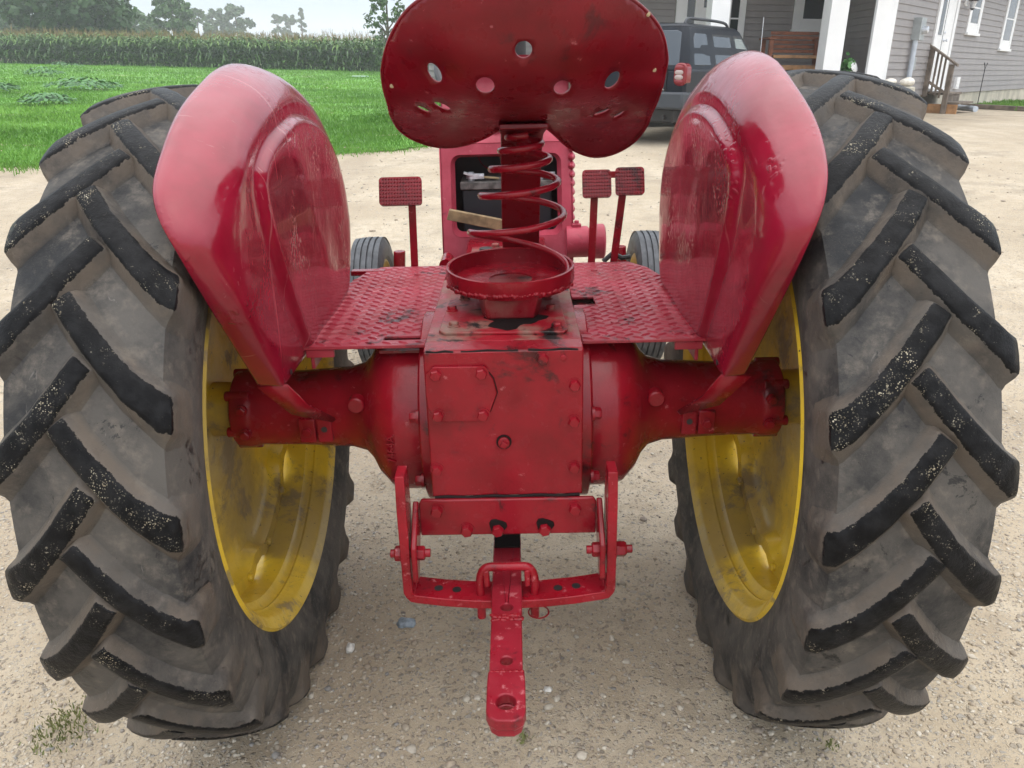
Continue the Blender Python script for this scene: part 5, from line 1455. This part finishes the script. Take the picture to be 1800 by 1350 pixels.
for yy in (-.08, W_ + .08):
    bm = bmesh.new(); box(bm, (2.62, yy, 1.16), (.10, .17, .13)); obj('side_mirror', bm, 'black', SUV, bevel=.03)
bm = bmesh.new(); tube(bm, [(3.45, .15, 1.05), (3.40, .15, 1.95)], .006, 6); obj('antenna', bm, 'lead', SUV)
for x in (.86, 3.60):
    for yd in (.11, W_ - .11):
        wv = empty('wheel', (x, yd, .355), SUV)
        bm = bmesh.new(); lathe(bm, [(-.11, .22), (-.115, .33), (-.09, .355), (.09, .355), (.115, .33), (.11, .22)], (0, 0, 0), (0, 1, 0), 40); obj('tyre', bm, 'black', wv, bevel=.006)
        bm = bmesh.new(); k = -1 if yd < 1 else 1; lathe(bm, [(.0, .05), (.116 * 1, .06), (.118, .21), (.05, .22)], (0, 0, 0), (0, k, 0), 30); obj('rim', bm, 'steel', wv)
me = text_mesh('3.7L', .075, .003); o = obj('badge', me, 'chrome', SUV)
o.matrix_local = Matrix(((0, 0, -1, .005), (-1, 0, 0, .42), (0, 1, 0, .80), (0, 0, 0, 1)))
bm = bmesh.new(); prism(bm, [(.30, 1.14), (.42, 1.60), (W_ - .42, 1.60), (W_ - .30, 1.14)], lambda y, z: (3.22 - (z - 1.07) * 1.18, y, z), lambda y, z: (3.24 - (z - 1.07) * 1.18, y, z)); obj('windscreen', bm, 'suv_clear', SUV)
for yd in (.2, W_ - .2):
    bm = bmesh.new(); lathe(bm, [(0, .10), (.03, .09), (.04, .05)], (4.32, yd, .80), (1, 0, 0), 20); obj('headlight', bm, 'lamp_clear', SUV)

# ------------------------------------------------------------------ haze, sky, light
hz = Mat('haze_air')
hz.nt.nodes.remove(hz.p)
pv = hz.node('VolumePrincipled'); pv.inputs['Color'].default_value = (.93, .96, 1., 1); pv.inputs['Density'].default_value = .0013; pv.inputs['Anisotropy'].default_value = .2
outn = [n for n in hz.nt.nodes if n.type == 'OUTPUT_MATERIAL'][0]
hz.nt.links.new(pv.outputs[0], outn.inputs['Volume'])
M['haze'] = hz.m
bm = bmesh.new(); box(bm, (0, 0, 13.5), (1500, 1500, 33)); o = obj('haze', bm, 'haze'); struct(o, 'stuff')

SUN_EL, SUN_AZ = 62., 150.    # azimuth clockwise from +y (behind, to the right)
wld = bpy.data.worlds.new('World'); SC.world = wld; wld.use_nodes = True
nt = wld.node_tree; bg = nt.nodes['Background']
sky = nt.nodes.new('ShaderNodeTexSky'); sky.sky_type = 'NISHITA'; sky.sun_disc = False
sky.sun_elevation = R(SUN_EL); sky.sun_rotation = R(SUN_AZ); sky.air_density = 1.4; sky.dust_density = 4.; sky.ozone_density = 1.
tc = nt.nodes.new('ShaderNodeTexCoord'); sx = nt.nodes.new('ShaderNodeSeparateXYZ'); nt.links.new(tc.outputs['Generated'], sx.inputs[0])
mr = nt.nodes.new('ShaderNodeMapRange'); nt.links.new(sx.outputs['Z'], mr.inputs[0]); mr.inputs[1].default_value = .12; mr.inputs[2].default_value = .95; mr.inputs[3].default_value = 0; mr.inputs[4].default_value = 1
ns = nt.nodes.new('ShaderNodeTexNoise'); ns.inputs['Scale'].default_value = 2.2; ns.inputs['Detail'].default_value = 5; nt.links.new(tc.outputs['Generated'], ns.inputs[0])
ov = nt.nodes.new('ShaderNodeMix'); ov.data_type = 'RGBA'; ov.inputs[6].default_value = (5.2, 6.4, 7.7, 1); ov.inputs[7].default_value = (25, 25.2, 25.6, 1); nt.links.new(mr.outputs[0], ov.inputs[0])
cm = nt.nodes.new('ShaderNodeMapRange'); nt.links.new(ns.outputs['Fac'], cm.inputs[0]); cm.inputs[1].default_value = .3; cm.inputs[2].default_value = .7; cm.inputs[3].default_value = .92; cm.inputs[4].default_value = .72
mx = nt.nodes.new('ShaderNodeMix'); mx.data_type = 'RGBA'; nt.links.new(cm.outputs[0], mx.inputs[0]); nt.links.new(sky.outputs[0], mx.inputs[6]); nt.links.new(ov.outputs[2], mx.inputs[7])
nt.links.new(mx.outputs[2], bg.inputs['Color']); bg.inputs['Strength'].default_value = .112
ld = bpy.data.lights.new('sun', 'SUN'); ld.energy = .9; ld.angle = R(140); ld.color = (1., .96, .9)
so_ = bpy.data.objects.new('sun', ld); COL.objects.link(so_)
sdir = Vector((math.sin(R(SUN_AZ)) * math.cos(R(SUN_EL)), math.cos(R(SUN_AZ)) * math.cos(R(SUN_EL)), math.sin(R(SUN_EL))))
so_.rotation_euler = sdir.to_track_quat('Z', 'Y').to_euler(); so_.location = (0, 0, 30)
SC.view_settings.view_transform = 'Standard'; SC.view_settings.look = 'None'; SC.view_settings.exposure = .22; SC.view_settings.gamma = 1.
SC.render.engine = 'CYCLES'
SC.cycles.max_bounces = 8; SC.cycles.volume_bounces = 1; SC.cycles.use_denoising = True
